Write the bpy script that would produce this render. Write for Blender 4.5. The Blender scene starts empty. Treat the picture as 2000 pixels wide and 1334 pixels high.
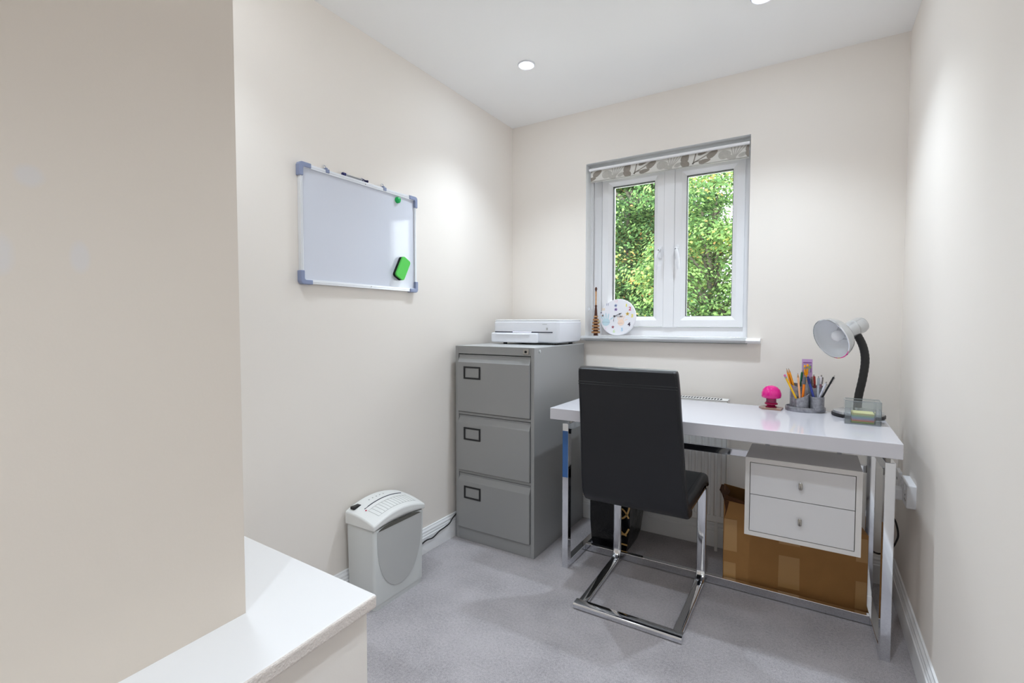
import bpy, bmesh, math, random
from mathutils import Vector, Matrix
random.seed(7)
PI = math.pi
SC = bpy.context.scene
COL = SC.collection

# ------------------------------------------------------------------ camera, sky, exposure
# world axes: x to the right along the window wall, y towards the window (wall face at y=0), z up
YAW, PITCH, ROLL, FPX = -0.5533084809263965, -0.039168170535829605, 0.00037456789349790145, 947.5746619111958
CAM = Vector((1.651780758250462, -2.6795310094953577, 1.1646579942325674))
cy_, sy_ = math.cos(YAW), math.sin(YAW)
fwd = Vector((sy_ * math.cos(PITCH), cy_ * math.cos(PITCH), math.sin(PITCH)))
r0_ = Vector((cy_, -sy_, 0)); u0_ = r0_.cross(fwd)
rgt = r0_ * math.cos(ROLL) + u0_ * math.sin(ROLL); upv = -r0_ * math.sin(ROLL) + u0_ * math.cos(ROLL)
cd = bpy.data.cameras.new('camera'); co = bpy.data.objects.new('camera', cd); COL.objects.link(co)
cd.sensor_fit = 'HORIZONTAL'; cd.sensor_width = 36.0; cd.lens = FPX / 2000 * 36.0; cd.clip_start = 0.05
M3 = Matrix((rgt, upv, -fwd)).transposed()
co.matrix_world = Matrix.Translation(CAM) @ M3.to_4x4()
SC.camera = co

w = bpy.data.worlds.new('overcast_sky'); SC.world = w; w.use_nodes = True
nt = w.node_tree; nt.nodes.clear()
wo = nt.nodes.new('ShaderNodeOutputWorld'); wb = nt.nodes.new('ShaderNodeBackground')
wb.inputs['Color'].default_value = (0.90, 0.95, 1.0, 1); wb.inputs['Strength'].default_value = 6.0
nt.links.new(wb.outputs[0], wo.inputs[0])

SC.view_settings.view_transform = 'Standard'
SC.view_settings.look = 'None'
SC.view_settings.gamma = 1.0
SC.view_settings.use_curve_mapping = False
SC.view_settings.exposure = 0.58
SC.cycles.max_bounces = 10
SC.cycles.diffuse_bounces = 6
SC.cycles.transparent_max_bounces = 24
SC.cycles.sample_clamp_indirect = 6.0
SC.cycles.use_denoising = True

DOWNLIGHT_W = [26.0, 33.0, 15.0, 31.0, 52.0]     # ceiling downlights, window end to camera end; the last is an added fill
DOWNLIGHTS = [(0.462, -0.623), (1.467, -0.575), (0.40, -2.02), (1.467, -2.02), (1.35, -3.25)]

H, W, YF = 2.4, 1.985, -3.9

# ------------------------------------------------------------------ materials
def lin(c):
    return tuple((x / 255 / 12.92) if x / 255 <= 0.04045 else ((x / 255 + 0.055) / 1.055) ** 2.4 for x in c)

def mat(name, rgb, rough=0.5, metal=0.0, spec=0.5, alpha=None, trans=0.0, ior=1.45, emit=None, estr=0.0,
        noise=None, bump=None, coat=0.0):
    """noise = (scale, amount) mottles the colour; bump = (scale, strength, distance)"""
    m = bpy.data.materials.new(name); m.use_nodes = True
    n = m.node_tree.nodes; l = m.node_tree.links; b = n['Principled BSDF']
    c = lin(rgb)
    b.inputs['Base Color'].default_value = (*c, 1); b.inputs['Roughness'].default_value = rough
    b.inputs['Metallic'].default_value = metal; b.inputs['Specular IOR Level'].default_value = spec
    b.inputs['IOR'].default_value = ior; b.inputs['Transmission Weight'].default_value = trans
    b.inputs['Coat Weight'].default_value = coat
    if emit:
        b.inputs['Emission Color'].default_value = (*lin(emit), 1); b.inputs['Emission Strength'].default_value = estr
    tc = None
    if noise or bump:
        tc = n.new('ShaderNodeTexCoord')
    if noise:
        t = n.new('ShaderNodeTexNoise'); t.inputs['Scale'].default_value = noise[0]; t.inputs['Detail'].default_value = 5
        l.new(tc.outputs['Object'], t.inputs['Vector'])
        r = n.new('ShaderNodeMapRange'); r.inputs['From Min'].default_value = 0.3; r.inputs['From Max'].default_value = 0.7
        r.inputs['To Min'].default_value = 1 - noise[1]; r.inputs['To Max'].default_value = 1 + noise[1]
        l.new(t.outputs['Fac'], r.inputs['Value'])
        mx = n.new('ShaderNodeVectorMath'); mx.operation = 'SCALE'; mx.inputs[0].default_value = c
        l.new(r.outputs[0], mx.inputs['Scale']); l.new(mx.outputs[0], b.inputs['Base Color'])
    if bump:
        t2 = n.new('ShaderNodeTexNoise'); t2.inputs['Scale'].default_value = bump[0]; t2.inputs['Detail'].default_value = 6
        l.new(tc.outputs['Object'], t2.inputs['Vector'])
        bp = n.new('ShaderNodeBump'); bp.inputs['Strength'].default_value = bump[1]; bp.inputs['Distance'].default_value = bump[2]
        l.new(t2.outputs['Fac'], bp.inputs['Height']); l.new(bp.outputs[0], b.inputs['Normal'])
    return m

def clear_mat(name, rgb, opacity, rough=0.03, fres=1.35, gloss=(1, 1, 1)):
    """thin clear sheet: tinted see-through plus a Fresnel sheen"""
    m = bpy.data.materials.new(name); m.use_nodes = True
    n = m.node_tree.nodes; l = m.node_tree.links; n.clear()
    o = n.new('ShaderNodeOutputMaterial'); tr = n.new('ShaderNodeBsdfTransparent'); gl = n.new('ShaderNodeBsdfGlossy')
    tr.inputs[0].default_value = (*lin(rgb), 1); gl.inputs['Roughness'].default_value = rough
    gl.inputs['Color'].default_value = (*gloss, 1)
    df = n.new('ShaderNodeBsdfDiffuse'); df.inputs[0].default_value = (*lin(rgb), 1)
    m1 = n.new('ShaderNodeMixShader'); m1.inputs[0].default_value = opacity
    l.new(tr.outputs[0], m1.inputs[1]); l.new(df.outputs[0], m1.inputs[2])
    fr = n.new('ShaderNodeFresnel'); fr.inputs[0].default_value = fres
    m2 = n.new('ShaderNodeMixShader'); l.new(fr.outputs[0], m2.inputs[0]); l.new(m1.outputs[0], m2.inputs[1]); l.new(gl.outputs[0], m2.inputs[2])
    l.new(m2.outputs[0], o.inputs[0])
    return m

def leaf_mat(name, rgb, tr=0.45):
    m = bpy.data.materials.new(name); m.use_nodes = True
    n = m.node_tree.nodes; l = m.node_tree.links; n.clear()
    o = n.new('ShaderNodeOutputMaterial'); d = n.new('ShaderNodeBsdfDiffuse'); t = n.new('ShaderNodeBsdfTranslucent')
    c = lin(rgb); d.inputs[0].default_value = (*c, 1); t.inputs[0].default_value = (*c, 1)
    mx = n.new('ShaderNodeMixShader'); mx.inputs[0].default_value = tr
    l.new(d.outputs[0], mx.inputs[1]); l.new(t.outputs[0], mx.inputs[2]); l.new(mx.outputs[0], o.inputs[0])
    return m

def carpet_mat():
    m = bpy.data.materials.new('grey_carpet'); m.use_nodes = True
    n = m.node_tree.nodes; l = m.node_tree.links; b = n['Principled BSDF']
    b.inputs['Roughness'].default_value = 1.0; b.inputs['Specular IOR Level'].default_value = 0.1
    b.inputs['Sheen Weight'].default_value = 0.15
    tc = n.new('ShaderNodeTexCoord')
    def nz(s, d):
        t = n.new('ShaderNodeTexNoise'); t.inputs['Scale'].default_value = s; t.inputs['Detail'].default_value = d
        l.new(tc.outputs['Object'], t.inputs['Vector']); return t
    fine, mid, big = nz(420, 5), nz(110, 4), nz(5, 3)
    a = n.new('ShaderNodeMath'); a.operation = 'MULTIPLY_ADD'; a.inputs[1].default_value = 0.40
    l.new(mid.outputs['Fac'], a.inputs[0]); l.new(fine.outputs['Fac'], a.inputs[2])
    a2 = n.new('ShaderNodeMath'); a2.operation = 'MULTIPLY_ADD'; a2.inputs[1].default_value = 0.35
    l.new(big.outputs['Fac'], a2.inputs[0]); l.new(a.outputs[0], a2.inputs[2])
    r = n.new('ShaderNodeValToRGB'); l.new(a2.outputs[0], r.inputs[0])
    r.color_ramp.elements[0].position = 0.60; r.color_ramp.elements[0].color = (*lin((130, 126, 127)), 1)
    r.color_ramp.elements[1].position = 1.18 / 1.0 if False else 1.0; r.color_ramp.elements[1].color = (*lin((192, 186, 188)), 1)
    l.new(r.outputs[0], b.inputs['Base Color'])
    bp = n.new('ShaderNodeBump'); bp.inputs['Strength'].default_value = 0.6; bp.inputs['Distance'].default_value = 0.004
    l.new(a.outputs[0], bp.inputs['Height']); l.new(bp.outputs[0], b.inputs['Normal'])
    return m

def patched_wall(name, rgb, patches):
    """painted wall with a few filled, slightly bluer touch-up patches; patches in world metres (y, z, ry, rz)"""
    m = mat(name, rgb, rough=0.85, spec=0.25, bump=(180, 0.06, 0.002))
    n = m.node_tree.nodes; l = m.node_tree.links; b = n['Principled BSDF']
    tc = n.new('ShaderNodeTexCoord'); sp = n.new('ShaderNodeSeparateXYZ'); l.new(tc.outputs['Object'], sp.inputs[0])
    nz = n.new('ShaderNodeTexNoise'); nz.inputs['Scale'].default_value = 25; l.new(tc.outputs['Object'], nz.inputs['Vector'])
    last = None
    def mth(op, a, bb, c=None):
        q = n.new('ShaderNodeMath'); q.operation = op
        for i, v in enumerate((a, bb, c)):
            if v is None: continue
            if isinstance(v, (int, float)): q.inputs[i].default_value = v
            else: l.new(v, q.inputs[i])
        return q.outputs[0]
    for (py, pz, ry, rz) in patches:
        dy = mth('DIVIDE', mth('SUBTRACT', sp.outputs['Y'], py), ry); dz = mth('DIVIDE', mth('SUBTRACT', sp.outputs['Z'], pz), rz)
        d = mth('ADD', mth('MULTIPLY', dy, dy), mth('MULTIPLY', dz, dz))
        d = mth('ADD', d, mth('MULTIPLY', nz.outputs['Fac'], 0.8))
        s = n.new('ShaderNodeMapRange'); s.inputs['From Min'].default_value = 1.5; s.inputs['From Max'].default_value = 0.7
        l.new(d, s.inputs['Value'])
        last = s.outputs[0] if last is None else mth('MAXIMUM', last, s.outputs[0])
    mx = n.new('ShaderNodeMix'); mx.data_type = 'RGBA'
    l.new(last, mx.inputs[0]); mx.inputs[6].default_value = (*lin(rgb), 1)
    mx.inputs[7].default_value = (*lin((rgb[0] - 3, rgb[1] + 1, rgb[2] + 8)), 1)
    l.new(mx.outputs[2], b.inputs['Base Color'])
    return m

CREAM = (238, 231, 223)
M = dict(
    wall=mat('cream_wall_paint', CREAM, 0.8, spec=0.3, bump=(180, 0.06, 0.002)),
    wallp=patched_wall('shaded_cream_paint_patched', (220, 209, 197), [(-2.356, 1.277, .016, .03), (-2.457, 1.273, .022, .035), (-2.417, 1.399, .02, .02)]),  # wall cream darkened and warmed: dim indirect light put into the partition colour
    ceil=mat('white_ceiling_paint', (249, 248, 247), 0.9, spec=0.2, bump=(120, 0.05, 0.002)),
    carpet=carpet_mat(),
    gloss=mat('white_gloss_paint', (240, 240, 240), 0.3),
    upvc=mat('white_upvc', (240, 239, 240), 0.22, spec=0.6),
    gasket=mat('black_rubber_gasket', (25, 26, 28), 0.6),
    pane=clear_mat('window_glass', (252, 254, 254), 0.0, fres=1.3),
    ledge=mat('white_ledge_gloss', (226, 224, 223), 0.32),
    plaster_edge=mat('rough_painted_edge', (222, 212, 204), 0.9, bump=(220, 0.8, 0.004), noise=(160, 0.05)),
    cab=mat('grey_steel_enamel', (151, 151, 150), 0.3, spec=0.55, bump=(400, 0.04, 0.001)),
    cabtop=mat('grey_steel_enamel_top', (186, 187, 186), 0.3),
    black=mat('black_plastic', (28, 28, 30), 0.4),
    dark=mat('dark_gap', (22, 22, 22), 0.9),
    chrome=mat('polished_chrome', (226, 228, 232), 0.06, metal=1.0),
    steel=mat('brushed_steel', (176, 172, 166), 0.3, metal=1.0),
    film=mat('blue_protective_film', (58, 104, 164), 0.25, spec=0.6),
    desk=mat('white_high_gloss_lacquer', (208, 206, 211), 0.07, spec=0.5),
    unit=mat('white_satin_laminate', (228, 224, 220), 0.3),
    drawer=mat('white_drawer_front', (226, 224, 224), 0.2),
    leather=mat('black_faux_leather', (21, 22, 27), 0.38, spec=0.5, bump=(500, 0.12, 0.001)),
    rad=mat('white_radiator_enamel', (232, 230, 226), 0.35),
    print_=mat('white_printer_plastic', (236, 237, 242), 0.35, bump=(700, 0.03, 0.0006)),
    print_gloss=mat('white_glossy_plastic', (242, 243, 246), 0.1),
    slot=mat('dark_slot', (48, 50, 66), 0.4),
    shred=mat('light_grey_plastic', (206, 207, 205), 0.42, bump=(600, 0.04, 0.0008)),
    shredlid=mat('pale_grey_plastic', (226, 226, 223), 0.42, bump=(600, 0.04, 0.0008)),
    shredw=mat('recessed_grey_plastic', (186, 186, 184), 0.35),
    red=mat('red_button', (200, 50, 84), 0.4),
    line=mat('moulded_groove', (178, 178, 175), 0.6),
    alu=mat('satin_aluminium', (232, 234, 238), 0.32, metal=0.35),
    wbsurf=mat('whiteboard_enamel', (216, 219, 229), 0.06, spec=0.5),
    cap=mat('blue_grey_plastic', (138, 148, 178), 0.4),
    navy=mat('navy_plastic', (42, 44, 104), 0.35),
    whitep=mat('white_plastic', (238, 238, 240), 0.35),
    green=mat('green_foam', (96, 212, 92), 0.8),
    greenm=mat('green_magnet', (24, 184, 92), 0.25),
    felt=mat('black_felt', (24, 38, 28), 0.95),
    blind=mat('cream_blind_fabric', (222, 219, 212), 0.9, bump=(900, 0.2, 0.0008)),
    leafd=mat('taupe_leaf_print', (146, 138, 128), 0.9, noise=(60, 0.10)),
    leafl=mat('pale_grey_leaf_print', (184, 180, 172), 0.9, noise=(60, 0.08)),
    cardb=mat('brown_cardboard', (168, 122, 70), 0.8, noise=(14, 0.05), bump=(240, 0.15, 0.001)),
    cardi=mat('torn_cardboard', (84, 50, 26), 0.95),
    tape=mat('buff_parcel_tape', (190, 148, 96), 0.28),
    bag=mat('black_laminated_paper', (11, 11, 13), 0.25, bump=(14, 0.5, 0.02)),
    gold=mat('gold_print', (206, 166, 104), 0.5, metal=0.0),
    pewter=mat('streaked_pewter_resin', (156, 156, 162), 0.38, metal=0.55, noise=(90, 0.25)),
    neck=mat('black_gooseneck', (38, 37, 37), 0.5),
    lampsil=mat('silver_lamp_shade', (206, 208, 210), 0.24, metal=0.75),
    lampin=mat('pale_lamp_interior', (226, 228, 231), 0.35),
    bulb=mat('lamp_bulb_glass', (236, 236, 238), 0.2),
    magenta=mat('magenta_glossy_resin', (222, 8, 134), 0.08, spec=0.6, coat=0.5),
    magentac=clear_mat('clear_dark_pink_resin', (214, 96, 150), 0.35, rough=0.05),
    deeppink=mat('deep_pink_resin', (160, 20, 74), 0.15),
    brownpl=mat('brown_lacquered_board', (158, 126, 112), 0.2),
    acryl=clear_mat('clear_grey_acrylic', (244, 247, 248), 0.05, rough=0.04, fres=1.4),
    acryle=clear_mat('frosted_acrylic_edge', (196, 203, 206), 0.45, rough=0.2, fres=1.5),
    wood=mat('tan_turned_wood', (190, 142, 96), 0.4, noise=(60, 0.2)),
    woodd=mat('dark_burnt_wood', (84, 46, 32), 0.4, noise=(60, 0.2)),
    clockf=mat('white_painted_clock', (232, 230, 234), 0.4),
    cord=mat('black_cable', (26, 24, 24), 0.5),
    glow=mat('lit_lamp_lens', (255, 255, 255), 0.5, emit=(224, 239, 255), estr=235.0),
    ring=mat('white_downlight_ring', (226, 227, 230), 0.35),
    bark=mat('grey_brown_bark', (92, 84, 74), 0.9, noise=(8, 0.25)),
    bounce_ground=mat('pale_bounce_ground', (204, 199, 188), 0.95, noise=(3, 0.12)),  # unseen ground, invented pale as a reflector for daylight into the room
)

# ------------------------------------------------------------------ builders
WM = {}
def root(name, label=None, cat=None, loc=(0, 0, 0), rz=0.0, group=None, kind=None):
    o = bpy.data.objects.new(name, None); COL.objects.link(o); o.location = loc; o.rotation_euler = (0, 0, rz)
    o.empty_display_size = 0.05
    WM[o.name] = Matrix.Translation(loc) @ Matrix.Rotation(rz, 4, 'Z')
    tagit(o, label, cat, group, kind); return o
def tagit(o, label=None, cat=None, group=None, kind=None):
    if label: o['label'] = label
    if cat: o['category'] = cat
    if group: o['group'] = group
    if kind: o['kind'] = kind
    return o
def link(name, bm, m, parent=None, bevel=0, seg=2, smooth=None, local=False, label=None, cat=None, group=None, kind=None, subsurf=0):
    """one mesh object; coordinates are world metres unless local"""
    bmesh.ops.recalc_face_normals(bm, faces=bm.faces)
    me = bpy.data.meshes.new(name)
    if parent is not None and not local:
        bmesh.ops.transform(bm, matrix=WM[parent.name].inverted(), verts=bm.verts)
    bm.to_mesh(me); bm.free()
    for x in (m if isinstance(m, (list, tuple)) else [m]): me.materials.append(x)
    if smooth is not None:
        for p in me.polygons: p.use_smooth = True
        me.set_sharp_from_angle(angle=math.radians(smooth))
    o = bpy.data.objects.new(name, me); COL.objects.link(o)
    if parent is not None:
        o.parent = parent; WM[o.name] = WM[parent.name]
    else: WM[o.name] = Matrix.Identity(4)
    if bevel:
        b = o.modifiers.new('soft_edges', 'BEVEL'); b.width = bevel; b.segments = seg; b.limit_method = 'ANGLE'; b.angle_limit = math.radians(40)
        b.harden_normals = False
    if subsurf:
        s = o.modifiers.new('smooth', 'SUBSURF'); s.levels = subsurf; s.render_levels = subsurf
    return tagit(o, label, cat, group, kind)
def single(name, bm, m, label, cat, **k):
    return link(name, bm, m, None, label=label, cat=cat, **k)
def base_origin(o):
    """put a top-level mesh's origin at the middle of its base"""
    vs = [v.co for v in o.data.vertices]
    c = Vector(((min(v.x for v in vs) + max(v.x for v in vs)) / 2, (min(v.y for v in vs) + max(v.y for v in vs)) / 2, min(v.z for v in vs)))
    o.data.transform(Matrix.Translation(-c)); o.location = c; return o
N = bmesh.new
def box(bm, x0, x1, y0, y1, z0, z1, mi=0, mx=None):
    v = [bm.verts.new((x, y, z)) for x in (x0, x1) for y in (y0, y1) for z in (z0, z1)]
    for f in ((0, 1, 3, 2), (4, 6, 7, 5), (0, 4, 5, 1), (2, 3, 7, 6), (0, 2, 6, 4), (1, 5, 7, 3)):
        bm.faces.new([v[i] for i in f]).material_index = mi
    if mx is not None: bmesh.ops.transform(bm, matrix=mx, verts=v)
    return bm
def prism(bm, pts, d, mi=0):
    """closed outline of 3D points swept by vector d"""
    a = [bm.verts.new(p) for p in pts]; b = [bm.verts.new(Vector(p) + Vector(d)) for p in pts]
    fs = [bm.faces.new(a), bm.faces.new(b[::-1])]
    for i in range(len(a)):
        j = (i + 1) % len(a); fs.append(bm.faces.new((a[i], b[i], b[j], a[j])))
    for f in fs: f.material_index = mi
    return bm
def frame_axes(t):
    t = t.normalized(); up = Vector((0, 0, 1)) if abs(t.z) < 0.95 else Vector((0, 1, 0))
    a = t.cross(up).normalized(); return a, a.cross(t).normalized()
def rings(bm, rs, cap=True, mis=None, closed=True):
    vs = [[bm.verts.new(p) for p in r] for r in rs]; k = len(rs[0])
    for i in range(len(vs) - 1):
        for j in range(k if closed else k - 1):
            f = bm.faces.new((vs[i][j], vs[i][(j + 1) % k], vs[i + 1][(j + 1) % k], vs[i + 1][j]))
            if mis: f.material_index = mis[i]
    if cap:
        f1 = bm.faces.new(vs[0][::-1]); f2 = bm.faces.new(vs[-1])
        if mis: f1.material_index = mis[0]; f2.material_index = mis[-1]
    return bm
def tube(bm, pts, r, seg=12, cap=True, mis=None):
    pts = [Vector(p) for p in pts]; rs = r if isinstance(r, (list, tuple)) else [r] * len(pts)
    out = []; pa = None
    for i, p in enumerate(pts):
        t = (pts[min(i + 1, len(pts) - 1)] - pts[max(i - 1, 0)]).normalized()
        if pa is None: a, b = frame_axes(t)
        else:
            a = (pa - t * pa.dot(t)).normalized(); b = t.cross(a)
        pa = a
        out.append([p + (a * math.cos(2 * PI * j / seg) + b * math.sin(2 * PI * j / seg)) * rs[i] for j in range(seg)])
    return rings(bm, out, cap, mis)
def lathe(bm, prof, c=(0, 0, 0), axis=(0, 0, 1), seg=32, cap=True, mis=None):
    """prof = [(radius, distance along axis)]"""
    ax = Vector(axis).normalized(); a, b = frame_axes(ax); c = Vector(c)
    rs = [[c + ax * t + (a * math.cos(2 * PI * j / seg) + b * math.sin(2 * PI * j / seg)) * max(r, 1e-5) for j in range(seg)] for r, t in prof]
    return rings(bm, rs, cap, mis)
def smooth_path(pts, n=6):
    """Catmull-Rom"""
    P = [Vector(p) for p in pts]; P = [P[0] * 2 - P[1]] + P + [P[-1] * 2 - P[-2]]; out = []
    for i in range(1, len(P) - 2):
        for k in range(n):
            t = k / n; a, b, c, d = P[i - 1], P[i], P[i + 1], P[i + 2]
            out.append(0.5 * ((2 * b) + (c - a) * t + (2 * a - 5 * b + 4 * c - d) * t * t + (3 * b - a - 3 * c + d) * t ** 3))
    out.append(P[-2]); return out
def rrect(w, h, r, k=4):
    pts = []
    for cx, cy, a0 in ((w / 2 - r, h / 2 - r, 0), (-w / 2 + r, h / 2 - r, 90), (-w / 2 + r, -h / 2 + r, 180), (w / 2 - r, -h / 2 + r, 270)):
        for i in range(k + 1):
            a = math.radians(a0 + 90 * i / k); pts.append((cx + r * math.cos(a), cy + r * math.sin(a)))
    return pts
def loft(bm, secs, k=4):
    """secs = [(centre, u, v, w, h, r)]: rounded rectangles w along u, h along v"""
    return rings(bm, [[Vector(c) + Vector(u) * a + Vector(v) * b for a, b in rrect(w, h, r, k)] for c, u, v, w, h, r in secs])
FONT_CACHE = {}
def text_bm(s, size, depth=0.0006, bold=0.0):
    """mesh of a word, centred, lying in the xz plane, facing -y"""
    c = bpy.data.curves.new('t', 'FONT'); c.body = s; c.size = size; c.extrude = depth; c.offset = bold
    c.align_x = 'CENTER'; c.align_y = 'CENTER'; c.resolution_u = 3
    o = bpy.data.objects.new('t', c); COL.objects.link(o)
    bpy.context.view_layer.update()
    me = bpy.data.meshes.new_from_object(o.evaluated_get(bpy.context.evaluated_depsgraph_get()))
    bm = N(); bm.from_mesh(me); bpy.data.objects.remove(o); bpy.data.curves.remove(c); bpy.data.meshes.remove(me)
    bmesh.ops.transform(bm, matrix=Matrix.Rotation(PI / 2, 4, 'X'), verts=bm.verts)
    return bm
def merge(dst, src, mx=None):
    me = bpy.data.meshes.new('tmp')
    if mx is not None: bmesh.ops.transform(src, matrix=mx, verts=src.verts)
    src.to_mesh(me); src.free(); dst.from_mesh(me); bpy.data.meshes.remove(me); return dst
def struct(name, bm, m, label=None, **k):
    return link(name, bm, m, None, kind='structure', label=label, cat='building', **k)

# ------------------------------------------------------------------ lamps of the room and one added fill lamp
def downlight(i, x, y):
    t = root('recessed_downlight', ['small round lit ceiling downlight nearest the left wall by the window', 'round lit ceiling downlight above the white desk, cut by the top of the photo',
                                    'round ceiling downlight over the boxed ledge beside the partition', 'round ceiling downlight near the right wall behind the desk chair',
                                    'added fill downlight in the ceiling, unseen behind the camera'][i], 'ceiling light', (x, y, H), group='downlights in the white ceiling')
    b = N(); lathe(b, [(.042, H), (.042, H - .002), (.038, H - .006), (.028, H - .006), (.024, H - .003), (.023, H - .0005)], (x, y, 0), seg=40); link('bezel_ring', b, M['ring'], t, smooth=40)
    b = N(); lathe(b, [(.020, H - .003), (.020, H - .0065), (.016, H - .0085), (.008, H - .0098), (.0001, H - .0102)], (x, y, 0), seg=32); link('lamp_lens', b, M['glow'], t, smooth=60)
    ld = bpy.data.lights.new('downlight_beam', 'SPOT'); lo = bpy.data.objects.new('downlight_beam', ld); COL.objects.link(lo)
    ld.energy = DOWNLIGHT_W[i]; ld.spot_size = math.radians(112); ld.spot_blend = 1.0; ld.shadow_soft_size = 0.028; ld.color = (0.77, 0.885, 1.0)
    lo.parent = t; lo.location = (0, 0, -0.03)
for i, (x, y) in enumerate(DOWNLIGHTS): downlight(i, x, y)

# ------------------------------------------------------------------ room shell
WX0, WX1, WZ0, WZ1 = 0.507, 1.378, 1.087, 2.091      # window opening
b = N(); box(b, -.3, W + .3, YF - .3, .3, -.2, 0); struct('floor', b, M['carpet'], 'mid grey cut pile carpet over the whole floor')
b = N(); box(b, -.3, W + .3, YF - .3, .3, H, H + .2); struct('ceiling', b, M['ceil'], 'smooth white painted ceiling')
b = N()
for z0, z1 in ((0, WZ0 - .03), (WZ0 - .03, WZ1), (WZ1, H)): box(b, -.3, WX0, 0, .3, z0, z1); box(b, WX1, W + .3, 0, .3, z0, z1)
box(b, WX0, WX1, 0, .3, 0, WZ0 - .03); box(b, WX0, WX1, 0, .3, WZ1, H)
bmesh.ops.remove_doubles(b, verts=b.verts, dist=1e-5)
b.normal_update()
for f in b.faces:
    c = f.calc_center_median()
    if abs(f.normal.y) < .5 and WX0 - .01 < c.x < WX1 + .01 and WZ0 - .1 < c.z < WZ1 + .01 and .1 < c.y < .2: f.material_index = 1  # reveal faces whitened, standing in for brighter reflected light
struct('wall_back', b, [M['wall'], M['gloss']], 'cream painted wall with the window in it')
b = N(); box(b, -.3, 0, YF - .3, 0, 0, H); struct('wall_left', b, M['wall'], 'cream painted wall carrying the whiteboard')
b = N(); box(b, W, W + .3, YF - .3, 0, 0, H); struct('wall_right', b, M['wall'], 'cream painted wall at the right end of the desk')
b = N(); box(b, 0, W, YF - .3, YF, 0, H); struct('wall_front', b, M['wall'], 'cream painted wall behind the camera')
# partition standing on the boxed-in ledge
b = N(); prism(b, [(.563, -2.076, .5), (.66, YF, .5), (0, YF, .5), (0, -2.046, .5)], (0, 0, H - .5)); struct('wall_partition', b, M['wallp'], 'cream partition wall with touched-up patches, standing on the white ledge')
b = N(); prism(b, [(.738, -1.878, 0), (.83, YF, 0), (0, YF, 0), (0, -1.86, 0)], (0, 0, .466)); struct('wall_bulkhead', b, M['wall'], 'cream boxed bulkhead under the white ledge')
b = N(); prism(b, [(.760, -1.863, .466), (.852, YF, .466), (0, YF, .466), (0, -1.845, .466)], (0, 0, .034))
b.normal_update()
for f in b.faces: f.material_index = 0 if f.normal.z > .5 else 1
struct('trim_1', b, [M['ledge'], M['plaster_edge']], 'white ledge board with a rough painted front edge', bevel=.007, seg=3)

def skirting(name, p0, p1, nrm, label):
    """moulded skirting from p0 to p1, nrm points into the room"""
    prof = [(0, 0), (.018, 0), (.018, .082), (.0145, .086), (.0145, .094), (.012, .100), (.012, .108), (.007, .116), (.006, .122), (0, .124)]
    p0 = Vector((*p0, 0)); p1 = Vector((*p1, 0)); n = Vector((*nrm, 0)); b = N()
    prism(b, [p0 + n * a + Vector((0, 0, z)) for a, z in prof], p1 - p0)
    return struct(name, b, M['gloss'], label)
skirting('baseboard_left', (0, 0), (0, -1.85), (1, 0), 'white moulded skirting along the left wall')
skirting('baseboard_back', (0, 0), (W, 0), (0, -1), 'white moulded skirting under the radiator')
skirting('baseboard_right', (W, 0), (W, YF), (-1, 0), 'white moulded skirting along the right wall')

# window
wr = root('window_1', 'white two-casement plastic window looking onto trees', 'window', ((WX0 + WX1) / 2, .15, WZ0), kind='structure')
FY = .125                                            # room face of the outer frame
def ring_frame(bm, x0, x1, z0, z1, wd, y0, y1, dip=0.0):
    """mitred rectangular frame; dip slopes the inner edge backwards"""
    o = [(x0, z0), (x1, z0), (x1, z1), (x0, z1)]; i = [(x0 + wd, z0 + wd), (x1 - wd, z0 + wd), (x1 - wd, z1 - wd), (x0 + wd, z1 - wd)]
    of = [bm.verts.new((x, y0, z)) for x, z in o]; inf = [bm.verts.new((x, y0 + dip, z)) for x, z in i]
    ob = [bm.verts.new((x, y1, z)) for x, z in o]; ib = [bm.verts.new((x, y1, z)) for x, z in i]
    for k in range(4):
        j = (k + 1) % 4
        for q in ((of[k], of[j], inf[j], inf[k]), (inf[k], inf[j], ib[j], ib[k]), (ib[k], ib[j], ob[j], ob[k]), (ob[k], ob[j], of[j], of[k])): bm.faces.new(q)
b = N(); ring_frame(b, WX0, WX1, WZ0, WZ1, .052, FY, .20)
fr = link('outer_frame', b, M['upvc'], wr, bevel=.003)
b = N(); box(b, .925, 1.005, FY - .004, .2, WZ0 + .05, WZ1 - .05); link('mullion', b, M['upvc'], wr, bevel=.003)
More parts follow.
